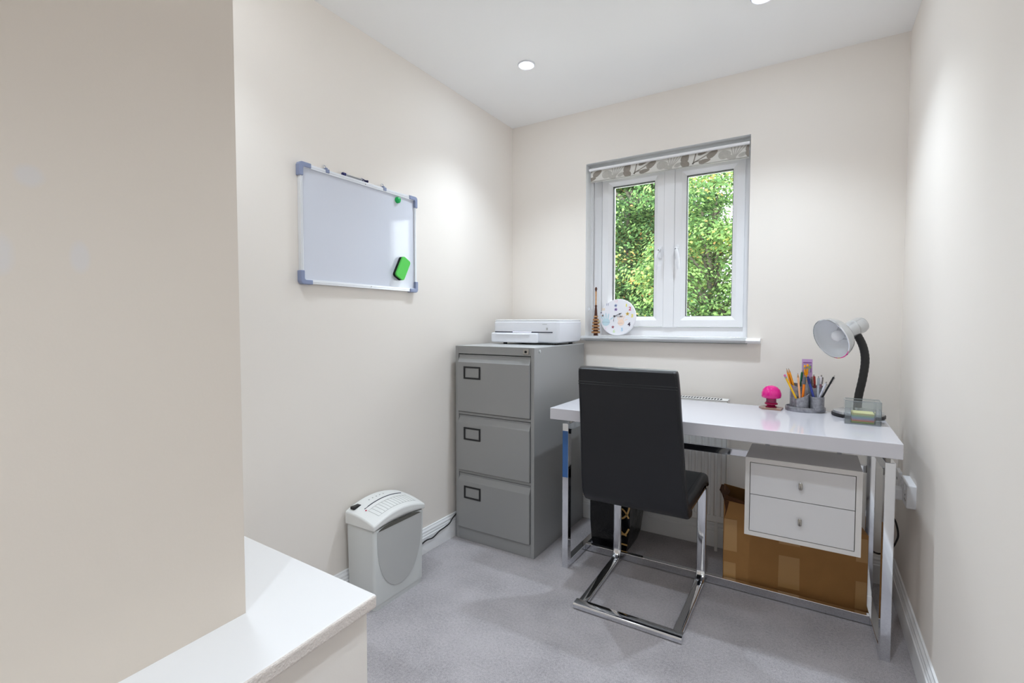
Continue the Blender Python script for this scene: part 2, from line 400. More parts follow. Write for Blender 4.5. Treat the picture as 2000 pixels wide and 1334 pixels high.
for k, (x0, x1) in enumerate(((.566, .934), (.990, 1.345))):
    z0, z1 = 1.140, 2.033
    b = N(); ring_frame(b, x0, x1, z0, z1, .040, FY - .014, .18)
    s = link('casement', b, M['upvc'], wr, bevel=.003)
    b = N(); ring_frame(b, x0 + .0395, x1 - .0395, z0 + .0395, z1 - .0395, .020, FY - .012, .175, dip=.016); link('glazing_bead', b, M['upvc'], s)
    b = N(); ring_frame(b, x0 + .057, x1 - .057, z0 + .057, z1 - .057, .005, FY + .008, .16); link('rubber_gasket', b, M['gasket'], s)
    b = N(); box(b, x0 + .06, x1 - .06, .150, .153, z0 + .06, z1 - .06); link('pane', b, M['pane'], s)
    hx = .914 if k == 0 else 1.008
    h = N(); loft(h, [((hx, y, 1.56), (1, 0, 0), (0, 0, 1), w_, h_, r_) for y, w_, h_, r_ in ((FY - .012, .022, .07, .008), (FY - .022, .022, .07, .008), (FY - .026, .016, .062, .007))])
    hd = link('handle', h, M['whitep'], s, smooth=45)
    g = 1 if k else -1
    h = N(); pth = smooth_path([(hx, FY - .024, 1.575), (hx, FY - .048, 1.572), (hx + g * .006, FY - .056, 1.55), (hx + g * .012, FY - .056, 1.51), (hx + g * .012, FY - .052, 1.455)], 5)
    tube(h, pth, [.008] * (len(pth) - 3) + [.0075, .006, .003], 10); link('lever', h, M['whitep'], hd, smooth=60)
    h = N(); lathe(h, [(.0035, 0), (.0035, .002)], (hx, FY - .060, 1.568), (0, 1, 0), 12); link('keyhole', h, M['black'], hd)
b = N(); box(b, .934, .990, FY - .018, FY - .002, 1.14, 2.03); link('cover_strip', b, M['upvc'], wr, bevel=.002)
# sill board with bullnose
b = N(); prof = [(.125, 1.060), (.125, WZ0), (-.030, WZ0), (-.040, WZ0 - .004), (-.045, WZ0 - .0125), (-.040, WZ0 - .021), (-.030, WZ0 - .026), (.125, WZ0 - .026)]
prof = prof[1:]
prism(b, [(WX0 + .0005, y, z) for y, z in prof if True], (WX1 - WX0 - .001, 0, 0))
nose = [(0, WZ0), (-.030, WZ0), (-.040, WZ0 - .004), (-.045, WZ0 - .0125), (-.040, WZ0 - .021), (-.030, WZ0 - .026), (0, WZ0 - .026)]
prism(b, [(.497, y, z) for y, z in nose], (.943, 0, 0)); link('window_board', b, M['gloss'], wr, bevel=.002)

# ------------------------------------------------------------------ roller blind
rb = root('roller_blind', 'cream roller blind with grey-brown leaf print, rolled up at the window top', 'blind', (.945, .03, 2.07))
b = N(); tube(b, [(.522, .045, 2.060), (1.370, .045, 2.060)], .018, 24); link('fabric_roll', b, M['blind'], rb, smooth=50)
b = N(); box(b, .519, 1.373, .010, .026, 2.050, 2.064); link('head_rail', b, M['upvc'], rb, bevel=.004)
b = N(); box(b, .524, 1.368, .0300, .0312, 1.990, 2.056, 0)
LEAF_Y = [.0297]
def leaf(bm, cx, cz, L, wd, ang, mi):
    LEAF_Y[0] -= .00001; y = LEAF_Y[0]
    pts = []
    for k in range(14):
        t = 2 * PI * k / 14; u = math.cos(t) * L / 2; v = math.sin(t) * wd / 2 * (1 - .25 * math.cos(t)) 
        pts.append((cx + u * math.cos(ang) - v * math.sin(ang), cz + u * math.sin(ang) + v * math.cos(ang)))
    pts = [(min(max(x, .5245), 1.3675), y, min(max(z, 1.9915), 2.0555)) for x, z in pts]
    vs = [bm.verts.new(p) for p in pts]; bm.faces.new(vs).material_index = mi
def stem(bm, x0, z0, x1, z1, mi, wd=.004, y=.0292):
    d = Vector((x1 - x0, z1 - z0)).normalized(); nx, nz = -d.y * wd / 2, d.x * wd / 2
    vs = [bm.verts.new((min(max(x, .5245), 1.3675), y, min(max(z, 1.9915), 2.0555))) for x, z in ((x0 + nx, z0 + nz), (x1 + nx, z1 + nz), (x1 - nx, z1 - nz), (x0 - nx, z0 - nz))]
    bm.faces.new(vs).material_index = mi
for P in (.50, .815, 1.13, 1.445):
    ox = P - .5 + .45
    leaf(b, ox - .02, 2.040, .060, .040, 1.2, 1); leaf(b, ox - .022, 2.006, .050, .036, 2.6, 1)
    stem(b, ox + .02, 1.998, ox + .035, 2.055, 1, .006); stem(b, ox + .015, 2.002, ox + .12, 2.05, 1, .005); stem(b, ox + .03, 2.01, ox + .075, 2.012, 1, .004)
    leaf(b, ox + .07, 2.052, .055, .020, .3, 1); leaf(b, ox + .115, 2.036, .060, .032, .5, 1); leaf(b, ox + .078, 2.006, .060, .022, .15, 1)
    leaf(b, ox + .175, 2.022, .062, .044, .1, 2); leaf(b, ox + .205, 2.004, .05, .022, -.3, 2)
    for q in range(5): stem(b, ox + .218, 1.995, ox + .205 + q * .018, 2.056, 2, .005, .0290 - q * .0001)
    leaf(b, ox + .262, 2.010, .05, .02, .3, 2)
link('fabric', b, [M['blind'], M['leafd'], M['leafl']], rb)
b = N(); tube(b, [(.524, .031, 1.990), (1.368, .031, 1.990)], .0045, 10); link('hem_bar', b, M['blind'], rb, smooth=60)
b = N()
for dx in (0, .012): tube(b, [(.5225 + dx * .8, .050 - dx * .3, 2.055), (.5225 + dx * .8, .052, 1.25)], .0013, 6)
tube(b, smooth_path([(.5225, .052, 1.251), (.5275, .052, 1.243), (.5321, .052, 1.251)], 4), .0013, 6); link('pull_chain', b, M['upvc'], rb)
b = N(); box(b, WX0, WX0 + .006, .044, .060, 1.235, 1.255); box(b, WX0 + .006, WX0 + .012, .044, .052, 1.24, 1.25); link('chain_cleat', b, M['whitep'], rb)

# ------------------------------------------------------------------ turned wooden ornament on the sill
tw = root('wooden_ornament', 'slim turned wooden ornament in dark and light bands, left end of the sill', 'ornament', (.556, .045, WZ0))
prof = [(.012, 0), (.015, .004), (.010, .010)]; mis = [1, 1]
for i, r in enumerate((.0235, .0215, .0200, .0180, .0155, .0130)):
    z0 = .012 + i * .0185
    prof += [(r * .55, z0), (r * .92, z0 + .004), (r, z0 + .008), (r * .92, z0 + .012), (r * .6, z0 + .017)]; mis += [1, 1, 0, 0, 1]
prof += [(.009, .124), (.0075, .150), (.0055, .170), (.0075, .176), (.0045, .182), (.0042, .225), (.0050, .262), (.0045, .266), (.0075, .276), (.0050, .286), (.0005, .289)]
mis += [1, 1, 1, 1, 1, 0, 0, 1, 1, 1, 1]
b = N(); lathe(b, [(r, t + WZ0) for r, t in prof], (.556, .045, 0), seg=24, mis=mis[:len(prof) - 1]); link('turned_body', b, [M['wood'], M['woodd']], tw, smooth=50)
b = N()
for i, r in enumerate((.0235, .0215, .0200, .0180, .0155)):
    z0 = WZ0 + .012 + i * .0185 + .008
    for k in range(14):
        a = 2 * PI * k / 14; c_, s_ = math.cos(a), math.sin(a); x, y = .556 + c_ * (r + .0002), .045 + s_ * (r + .0002)
        tube(b, [(x, y, z0 - .006), (x, y, z0 + .006)], [.0018, .0018], 5)
link('carved_ribs', b, M['wood'], tw)

# ------------------------------------------------------------------ hand painted clock leaning on the frame
CT = Matrix.Translation((.681, .078, WZ0 + .1085)) @ Matrix.Rotation(math.radians(-9), 4, 'X')   # disc frame: x right, z up, faces -y
ck = bpy.data.objects.new('painted_clock', None); COL.objects.link(ck); ck.matrix_world = CT; WM[ck.name] = CT
tagit(ck, 'round white clock with childlike painted numbers and handprints, leaning on the sill', 'clock')
ck.empty_display_size = .05
b = N(); lathe(b, [(.001, -.006), (.106, -.006), (.1085, -.003), (.1085, .004), (.106, .006), (.001, .006)], (0, 0, 0), (0, 1, 0), 64)
link('dial', b, M['clockf'], ck, local=True, smooth=40)
def cpt(zx, zy): return ((zx - 545) / 515 * .109, (688 - zy) / 558 * .109)
def paint(name, rgb): return mat(name, rgb, 0.6)
def numeral(ch, zx, zy, size, rgb, bold=.0006):
    u, v = cpt(zx, zy); t = text_bm(ch, size * 1.15, .0003, bold * 1.15); bmesh.ops.transform(t, matrix=Matrix.Translation((u, -.0066, v)), verts=t.verts)
    link('numeral', t, paint('paint_numeral_' + ch, rgb), ck, local=True)
numeral('11', 225, 300, .017, (120, 116, 160), .0002); numeral('12', 470, 205, .018, (240, 206, 208), .0002); numeral('1', 775, 335, .017, (226, 216, 60), .0016)
numeral('2', 880, 440, .026, (200, 58, 84)); numeral('3', 955, 655, .021, (236, 222, 130), .0016); numeral('4', 880, 910, .025, (58, 36, 56), .0012)
numeral('5', 690, 1070, .023, (170, 204, 226), .0008); numeral('6', 465, 1120, .022, (206, 226, 170), .0006); numeral('7', 215, 1060, .020, (232, 206, 222), .0002)
numeral('8', 20, 830, .018, (222, 222, 150), .0006); numeral('9', 58, 575, .015, (60, 66, 96), .0010); numeral('10', 110, 450, .018, (240, 218, 186), .0008)
def blob(bm, u, v, ru, rv, y=-.0064, n=16, ang=0):
    bm.faces.new([bm.verts.new((u + ru * math.cos(2 * PI * k / n) * math.cos(ang) - rv * math.sin(2 * PI * k / n) * math.sin(ang), y, v + ru * math.cos(2 * PI * k / n) * math.sin(ang) + rv * math.sin(2 * PI * k / n) * math.cos(ang))) for k in range(n)])
def handprint(zx, zy, s, rgb, lean):
    b = N(); u, v = cpt(zx, zy); blob(b, u, v, .021 * s, .020 * s)
    for k, (du, L, a) in enumerate(((-.017, .022, 2.0), (-.009, .030, 1.75), (0, .033, 1.55), (.009, .030, 1.35), (.021, .018, .6))):
        a += lean; blob(b, u + du * s + math.cos(a) * L * .6 * s, v + .012 * s + math.sin(a) * L * .6 * s, L * .55 * s, .0036 * s, -.0063 - k * .00003, ang=a)
    link('handprint', b, paint('paint_handprint', rgb), ck, local=True)
handprint(215, 840, 1.15, (192, 216, 224), 0.12); handprint(650, 850, .95, (244, 216, 196), -.2)
def flower(zx, zy, r, rgb, rgb2):
    b = N(); u, v = cpt(zx, zy)
    for k in range(5): blob(b, u + r * math.cos(1.57 + k * 1.257), v + r * math.sin(1.57 + k * 1.257), r * .75, r * .45, -.0065 - k * .00003, ang=1.57 + k * 1.257, n=10)
    f = link('flower_motif', b, paint('paint_flower', rgb), ck, local=True)
    b = N(); blob(b, u, v, r * .45, r * .45, -.0068, 10); link('flower_centre', b, paint('paint_centre', rgb2), f, local=True)
flower(470, 335, .0055, (92, 112, 160), (40, 50, 90)); flower(480, 455, .006, (130, 96, 160), (70, 40, 90)); flower(820, 590, .0065, (220, 180, 40), (100, 80, 40))
flower(105, 640, .0040, (90, 70, 80), (220, 150, 60)); flower(425, 990, .0050, (140, 30, 60), (200, 120, 140))
b = N(); random.seed(3)
for (x0, x1, yy) in ((100, 330, 845), (560, 700, 872)):
    xx = x0
    while xx < x1:
        u, v = cpt(xx, yy + random.uniform(-8, 8)); blob(b, u, v, .0013, .0009, -.0067, 6); xx += 16
    link('written_name', b, paint('paint_ink', (110, 118, 140)), ck, local=True); b = N()

pu, pv = cpt(450, 660)
def hand(name, zx, zy, wd, y):
    u, v = cpt(zx, zy); b = N(); d = Vector((u - pu, 0, v - pv)); n_ = Vector((-d.z, 0, d.x)).normalized() * wd; p = Vector((pu, y, pv))
    prism(b, [p - d * .12 + n_ * .4, p + d * .6 + n_ * .5, p + d * .62 + n_ * 1.6, p + d, p + d * .62 - n_ * 1.6, p + d * .6 - n_ * .5, p - d * .12 - n_ * .4], (0, -.0006, 0)); link(name, b, M['black'], ck, local=True)
hand('hour_hand', 665, 562, .0024, -.0085); hand('minute_hand', 725, 670, .0016, -.0098); hand('second_hand', 440, 850, .0009, -.0108)
b = N(); lathe(b, [(.0045, -.0122), (.0045, -.006)], (pu, 0, pv), (0, 1, 0), 16); link('hand_hub', b, M['black'], ck, local=True)

# ------------------------------------------------------------------ whiteboard and what it carries
wbo = root('whiteboard', 'aluminium-framed magnetic whiteboard hung on the left wall', 'whiteboard', (.01, -1.226, 1.314))
Y0, Y1, Z0, Z1 = -1.541, -.912, 1.312, 1.763
b = N(); box(b, .004, .012, Y0 + .01, Y1 - .01, Z0 + .01, Z1 - .01); link('writing_surface', b, M['wbsurf'], wbo)
for (a0, a1, c0, c1) in ((Y0, Y1, Z1 - .016, Z1), (Y0, Y1, Z0, Z0 + .016), (Y0, Y0 + .016, Z0 + .016, Z1 - .016), (Y1 - .016, Y1, Z0 + .016, Z1 - .016)):
    b = N(); box(b, .001, .019, a0 + .003, a1 - .003, c0, c1)
    if a1 - a0 > .1: box(b, .019, .0205, a0 + .02, a1 - .02, (c0 + c1) / 2 - .001, (c0 + c1) / 2 + .001)
    else: box(b, .019, .0205, (a0 + a1) / 2 - .001, (a0 + a1) / 2 + .001, c0 + .02, c1 - .02)
    link('frame_rail', b, M['alu'], wbo, bevel=.002)
for yy, sy in ((Y0, 1), (Y1, -1)):
    for zz, sz in ((Z0, 1), (Z1, -1)):
        b = N(); k = .052; t_ = .0175; r_ = .012
        q = [(0, r_), (.0035, .0035), (r_, 0), (k, 0), (k, t_), (t_ + .004, t_), (t_, t_ + .004), (t_, k), (0, k)]
        prism(b, [(-.0 + .0005, yy + sy * (a - .003), zz + sz * (c - .003)) for a, c in q], (.0235, 0, 0))
        link('corner_cap', b, M['cap'], wbo, bevel=.0035, seg=3)
for yy in (-1.417, -1.116):
    b = N(); box(b, .001, .023, yy - .008, yy + .008, Z1 - .012, Z1 + .003); box(b, .004, .016, yy - .005, yy + .005, Z1 + .002, Z1 + .010)
    h = link('hanging_clip', b, M['cap'], wbo, bevel=.002)
    b = N(); tube(b, smooth_path([(.010, yy - .012, Z1 + .004), (.010, yy - .012, Z1 + .016), (.010, yy - .003, Z1 + .016), (.010, yy, Z1 + .006)], 4), .0022, 8); link('hook', b, M['chrome'], h)
for yy, zz in ((-1.226, Z1 - .009), (-1.20, Z0 + .008)):
    b = N(); lathe(b, [(.0025, .0185), (.002, .021)], (0, yy, zz), (1, 0, 0), 10); link('fixing_screw', b, M['steel'], wbo)
mk = root('marker_pen', 'white marker pen with navy cap, lying on the whiteboard top rail', 'pen', (.011, -1.275, Z1))
zc = Z1 + .0072
b = N(); tube(b, [(.011, -1.325, zc), (.011, -1.232, zc)], .0070, 16); link('barrel', b, M['whitep'], mk, smooth=50)
b = N(); tube(b, [(.011, -1.240, zc), (.011, -1.208, zc)], [.0074, .0066], 16); link('cap', b, M['navy'], mk, smooth=50)
b = N(); tube(b, [(.011, -1.341, zc), (.011, -1.338, zc), (.011, -1.325, zc)], [.005, .0068, .0071], 16); link('end_plug', b, M['navy'], mk, smooth=50)
b = N(); box(b, .0178, .0182, -1.315, -1.262, zc - .0008, zc + .0008); link('barrel_print', b, M['line'], mk)
b = N(); lathe(b, [(.0001, .0285), (.0100, .027), (.0138, .022), (.0145, .0125)], (0, -1.034, 1.728), (1, 0, 0), 28)
single('button_magnet', b, M['greenm'], 'round green magnet at the top right of the whiteboard', 'magnet', smooth=50)
er = bpy.data.objects.new('board_eraser', None); COL.objects.link(er)
EM = Matrix.Translation((.0125, -1.020, 1.415)) @ Matrix.Rotation(math.radians(-28), 4, 'X'); er.matrix_world = EM; WM[er.name] = EM
tagit(er, 'green and black foam eraser stuck tilted on the whiteboard', 'eraser'); er.empty_display_size = .03
b = N(); prism(b, [(0, a, c) for a, c in rrect(.056, .104, .012)], (.014, 0, 0)); link('felt_pad', b, M['felt'], er, local=True)
b = N(); prism(b, [(.014, a, c) for a, c in rrect(.056, .104, .012)], (.010, 0, 0)); link('foam_back', b, M['green'], er, local=True, bevel=.0015)

# ------------------------------------------------------------------ filing cabinet
fc = root('filing_cabinet', 'grey steel three-drawer filing cabinet in the corner', 'filing cabinet', (.272, -.33, 0))
CX0, CX1, CY0, CY1, CZ = .030, .513, -.630, -.03, 1.042
b = N()
box(b, CX0, CX0 + .02, CY0, CY1, 0, CZ - .003); box(b, CX1 - .02, CX1, CY0, CY1, 0, CZ - .003); box(b, CX0 + .02, CX1 - .02, CY1 - .02, CY1, 0, CZ - .003)
box(b, CX0 + .02, CX1 - .02, CY0, CY0 + .03, 0, .066); box(b, CX0 + .02, CX1 - .02, CY0, CY0 + .03, 1.0, CZ - .003)
box(b, CX0 + .02, CX1 - .02, CY0 + .001, CY0 + .03, .676, .690); box(b, CX0 + .02, CX1 - .02, CY0 + .001, CY0 + .03, .362, .376)
link('carcass', b, M['cab'], fc, bevel=.002)
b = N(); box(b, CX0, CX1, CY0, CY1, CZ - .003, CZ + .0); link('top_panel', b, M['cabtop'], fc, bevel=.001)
b = N(); box(b, CX0 + .02, CX1 - .02, CY0 + .03, CY0 + .032, .066, 1.0); link('dark_interior', b, M['dark'], fc)
for z0, z1 in ((.070, .359), (.380, .673), (.694, .996)):
    b = N(); yf = -.640
    sec = [(CY0 + .028, z0), (yf, z0), (yf, z1 - .040), (yf + .004, z1 - .034), (yf + .014, z1 - .014), (yf + .016, z1 - .010), (yf + .012, z1 - .002), (yf + .016, z1), (CY0 + .028, z1)]
    prism(b, [(CX0 + .0225, y, z) for y, z in sec], (CX1 - CX0 - .045, 0, 0)); d = link('drawer', b, M['cab'], fc, bevel=.0015)
    b = N(); zc = z1 - .095; xa, xb, za, zb = .093, .200, zc - .033, zc + .033
    for q in ((xa, xb, zb - .008, zb), (xa, xb, za, za + .008), (xa, xa + .009, za + .008, zb - .008), (xb - .009, xb, za + .008, zb - .008)): box(b, q[0], q[1], yf - .004, yf, q[2], q[3])
    link('label_holder', b, M['black'], d, bevel=.001)
b = N(); box(b, .452, .484, -.636, -.630, 1.008, 1.034); k = link('lock', b, M['steel'], fc, bevel=.002)
b = N(); lathe(b, [(.006, 0), (.006, .003)], (.468, -.639, 1.021), (0, 1, 0), 16); link('keyhole', b, M['dark'], k)
b = N(); lathe(b, [(.008, 0), (.007, .003), (.001, .004)], (CX1, -.575, 1.022), (1, 0, 0), 16); link('side_rivet', b, M['cabtop'], fc)

# ------------------------------------------------------------------ printer
pr = root('printer', 'white all-in-one inkjet printer on top of the filing cabinet', 'printer', (.30, -.19, CZ))
PX0, PX1, PY0, PY1, PZ = .088, .506, -.352, -.045, CZ
b = N(); loft(b, [(((PX0 + PX1) / 2, (PY0 + PY1) / 2, PZ + z), (1, 0, 0), (0, 1, 0), PX1 - PX0 - 2 * i, PY1 - PY0 - 2 * i, .018) for z, i in ((.010, .022), (.018, .006), (.032, .001), (.124, 0), (.127, .003))])
link('body', b, M['print_'], pr, smooth=35)
b = N(); loft(b, [(((PX0 + PX1) / 2, (PY0 + PY1) / 2, PZ + z), (1, 0, 0), (0, 1, 0), PX1 - PX0 - 2 * i, PY1 - PY0 - 2 * i, .018) for z, i in ((.128, .006), (.133, .003), (.137, .003), (.139, .008))])
link('scanner_lid', b, M['print_gloss'], pr, smooth=35)
b = N(); loft(b, [((.232, PY0 - y, PZ + .038), (1, 0, 0), (0, 0, 1), w_, h_, .010) for y, w_, h_ in ((-.02, .305, .054), (.008, .305, .054), (.013, .295, .044))]); tr = link('paper_tray', b, M['print_'], pr, smooth=35)
b = N(); box(b, .118, .335, PY0 - .017, PY0 - .010, PZ + .054, PZ + .060); link('tray_lip', b, M['print_gloss'], tr, bevel=.002)
b = N(); box(b, .100, .470, PY0 - .0012, PY0 + .004, PZ + .0665, PZ + .0715); link('output_slot', b, M['slot'], pr)
b = N(); box(b, .22, .34, PY0 - .0016, PY0 + .002, PZ + .0680, PZ + .0712); link('status_light', b, mat('cool_white_status_light', (230, 232, 255), .4, emit=(210, 215, 255), estr=.8), pr)
b = N()
for k in range(3):
    for j in range(3): box(b, .431 + k * .0040, .4338 + k * .0040, PY0 - .0012, PY0, PZ + .083 + j * .004, PZ + .0858 + j * .004)
link('control_mark', b, M['line'], pr)
b = N(); box(b, .408, .436, PY0 - .0008, PY0, PZ + .112, PZ + .114); link('name_print', b, M['line'], pr)
for x in (PX0 + .05, PX1 - .05):
    for y in (PY0 + .05, PY1 - .05):
        b = N(); lathe(b, [(.012, PZ), (.012, PZ + .011)], (x, y, 0), seg=16); link('rubber_foot', b, M['black'], pr)

# ------------------------------------------------------------------ paper shredder
sh = root('paper_shredder', 'light grey paper shredder on the carpet against the left wall', 'shredder', (.11, -1.21, 0))
SX0, SX1, SY0, SY1 = .022, .187, -1.352, -1.062
b = N(); loft(b, [(((SX0 + SX1) / 2, (SY0 + SY1) / 2, z), (1, 0, 0), (0, 1, 0), SX1 - SX0 - 2 * i, SY1 - SY0 - 2 * i, .014) for z, i in ((.0, .006), (.018, .006), (.020, .003), (.020, .003), (.322, -.001), (.330, .002))])
body = link('bin', b, M['shred'], sh, smooth=30)
# shield shaped inset on the bin front
b = N(); cyy = (SY0 + SY1) / 2; pts = []
for k in range(25):
    a = -PI / 2 + (k - 12) / 12 * PI / 2 * .999; pts.append((SX1 + .0003, cyy + .118 * math.cos(a) * (1 if True else 1) * 1.0, .318 + .27 * math.sin(a) * 1.0))
pts = [(SX1 - .001, cyy + 0.131 * math.sin(t), .322 - .262 * max(math.cos(t), 0) ** .75) for t in [(-1 + 2 * k / 28) * PI / 2 for k in range(29)]]
prism(b, pts, (.0022, 0, 0)); ins = link('shield_inset', b, M['shredw'], body, bevel=.0008)
b = N(); prism(b, [(SX1 - .0005, cyy + (p[1] - cyy) * 1.0, .322) for p in (pts[3], pts[-4])] + [(SX1 - .0005, cyy + .120 * math.sin(t), .322 + .016 * math.cos(t)) for t in [(1 - 2 * k / 12) * 1.2 for k in range(13)]], (.0025, 0, 0)); link('hand_gap', b, mat('shaded_opening', (92, 90, 84), .8), body)
# arched lid: arch along y and rounded towards the front
b = N(); g = []
ny, nx = 20, 8
def lid_z(s, t):    # s along y 0..1, t from wall 0 to front 1
    return .352 + .030 * (1 - (2 * s - 1) ** 2) + .030 * (1 - t ** 2.2) 
top = [[b.verts.new((SX0 - .003 + (SX1 - SX0 + .008) * t / nx, SY0 - .005 + (SY1 - SY0 + .010) * s / ny, lid_z(s / ny, t / nx))) for t in range(nx + 1)] for s in range(ny + 1)]
bot = [[b.verts.new((v.co.x, v.co.y, .330 + (.022 * (1 - (2 * s / ny - 1) ** 2) if t == nx else 0))) for t, v in enumerate(r)] for s, r in enumerate(top)]
for s in range(ny):
    for t in range(nx):
        b.faces.new((top[s][t], top[s][t + 1], top[s + 1][t + 1], top[s + 1][t])); b.faces.new((bot[s][t], bot[s + 1][t], bot[s + 1][t + 1], bot[s][t + 1]))
    b.faces.new((top[s][0], top[s + 1][0], bot[s + 1][0], bot[s][0])); b.faces.new((top[s][nx], bot[s][nx], bot[s + 1][nx], top[s + 1][nx]))
for t in range(nx):
    b.faces.new((top[0][t], bot[0][t], bot[0][t + 1], top[0][t + 1])); b.faces.new((top[ny][t], top[ny][t + 1], bot[ny][t + 1], bot[ny][t]))
lid = link('lid', b, M['shredlid'], sh, bevel=.006, seg=3, smooth=35)
def on_lid(y, t, up=.0006):
    s = (y - SY0 + .005) / (SY1 - SY0 + .010); return Vector((SX0 - .003 + (SX1 - SX0 + .008) * t, y, lid_z(s, t) + up))
def lid_line(bm, ya, ta, yb, tb, r):
    tube(bm, [on_lid(ya + (yb - ya) * k / 10, ta + (tb - ta) * k / 10, .0002) for k in range(11)], r, 6)
b = N(); lid_line(b, -1.315, .42, -1.10, .38, .0022); link('paper_slot', b, M['slot'], lid)
b = N()
for k in range(13): lid_line(b, -1.315 + k * .0175, .54, -1.308 + k * .0175, .86, .0008)
lid_line(b, -1.315, .54, -1.10, .54, .0008); lid_line(b, -1.308, .86, -1.093, .86, .0008); link('safety_print', b, M['line'], lid)
b = N(); p = on_lid(-1.318, .49); lathe(b, [(.004, -.001), (.004, .001)], p, (0, 0, 1), 14); link('red_mark', b, M['red'], lid)
b = N(); p = on_lid(-1.322, .16); box(b, p.x - .012, p.x + .012, p.y - .020, p.y + .020, p.z - .006, p.z + .006); link('rocker_switch', b, M['black'], lid, bevel=.003)
b = N()
for k in range(5): p = on_lid(-1.26 + k * .02, .22); lathe(b, [(.003, -.001), (.003, .0006)], p, (0, 0, 1), 10)
link('icon_print', b, M['line'], lid)
b = N(); tube(b, smooth_path([(.024, -1.06, .10), (.03, -.98, .05), (.031, -.881, .073), (.031, -.823, .069), (.031, -.771, .084), (.031, -.73, .088), (.031, -.687, .096), (.0235, -.648, .112), (.022, -.56, .14), (.020, -.45, .15)], 6), .0034, 8)
single('power_cable', b, M['cord'], 'black cable running along the left skirting to the cabinet', 'cable', smooth=60)

# ------------------------------------------------------------------ desk
dk = root('desk', 'white high-gloss desk on chrome rectangular side frames', 'desk', (1.28, -.45, 0))
DX0, DX1, DY0, DY1, DZ0, DZ1 = .650, 1.908, -.730, -.170, .728, .779
b = N(); box(b, DX0, DX1, DY0, DY1, DZ0, DZ1); link('desktop', b, M['desk'], dk, bevel=.0025, seg=3)
FY0, FY1, FZ = -.623, -.200, .690
for x0, x1 in ((.662, .692), (1.874, 1.904)):
    b = N(); d = .034
    of = [(FY0, 0), (FY1, 0), (FY1, FZ), (FY0, FZ)]; inn = [(FY0 + d, d), (FY1 - d, d), (FY1 - d, FZ - d), (FY0 + d, FZ - d)]
    sk = .045 if x0 > 1 else 0        # the right frame stands very slightly askew
    V = [[b.verts.new((x - sk * (y - FY0), y, z)) for y, z in q] for x in (x0, x1) for q in (of, inn)]
    for k in range(4):
        j = (k + 1) % 4
        for q in ((V[0][k], V[0][j], V[1][j], V[1][k]), (V[2][k], V[3][k], V[3][j], V[2][j]), (V[0][k], V[2][k], V[2][j], V[0][j]), (V[1][k], V[1][j], V[3][j], V[3][k])): b.faces.new(q)
    f = link('side_frame', b, M['chrome'], dk, bevel=.0015)
    for y in (FY0 + .07, FY1 - .05):
        b = N(); lathe(b, [(.011, FZ), (.011, DZ0)], ((x0 + x1) / 2 - sk * (y - FY0), y, 0), seg=20); link('spacer', b, M['steel'], f, smooth=40)
    if x0 < 1:
        b = N(); box(b, x0 + .001, x1 - .001, FY0 - .0012, FY0 - .0002, .435, .655); link('protective_film', b, M['film'], f, label='strip of blue protective film on the front leg')
b = N(); box(b, .692, 1.865, -.410, -.386, .004, .038); link('floor_bar', b, M['chrome'], dk, bevel=.0015)
b = N(); box(b, .692, 1.856, -.228, -.206, .544, .575); link('rear_bar', b, M['chrome'], dk, bevel=.0015)

# hanging drawer unit
du = root('drawer_unit', 'white two-drawer unit hung under the right half of the desk', 'drawer unit', (1.63, -.47, .337))
UX0, UX1, UY0, UY1, UZ0, UZ1 = 1.443, 1.815, -.610, -.362, .338, .643
b = N()
box(b, UX0, UX1, UY0, UY1, UZ1 - .018, UZ1); box(b, UX0, UX1, UY0, UY1, UZ0, UZ0 + .016); box(b, UX0, UX0 + .016, UY0, UY1, UZ0 + .016, UZ1 - .018)
box(b, UX1 - .018, UX1, UY0, UY1, UZ0 + .016, UZ1 - .018); box(b, UX0 + .016, UX1 - .018, UY1 - .012, UY1, UZ0 + .016, UZ1 - .018)
link('carcass', b, M['unit'], du)
b = N(); box(b, UX0 + .016, UX1 - .018, UY0 + .016, UY0 + .018, UZ0 + .016, UZ1 - .018); link('shadow_gap', b, M['dark'], du)
for z0, z1 in ((.3565, .4985), (.5010, .6225)):
    b = N(); box(b, UX0 + .018, UX1 - .020, UY0 + .001, UY0 + .016, z0, z1); d = link('drawer', b, M['drawer'], du, bevel=.0008)
    zc = (z0 + z1) / 2
    b = N(); loft(b, [((1.629, UY0 - y, zc), (1, 0, 0), (0, 0, 1), w_, h_, .0055) for y, w_, h_ in ((-.002, .010, .016), (.008, .010, .016), (.009, .013, .027), (.014, .013, .027), (.016, .010, .022))]); link('knob', b, M['steel'], d, smooth=40)
for x in (UX0 + .06, UX1 - .06):
    b = N(); box(b, x - .008, x + .008, -.380, -.366, UZ1, DZ0); link('hanging_bracket', b, M['chrome'], du)

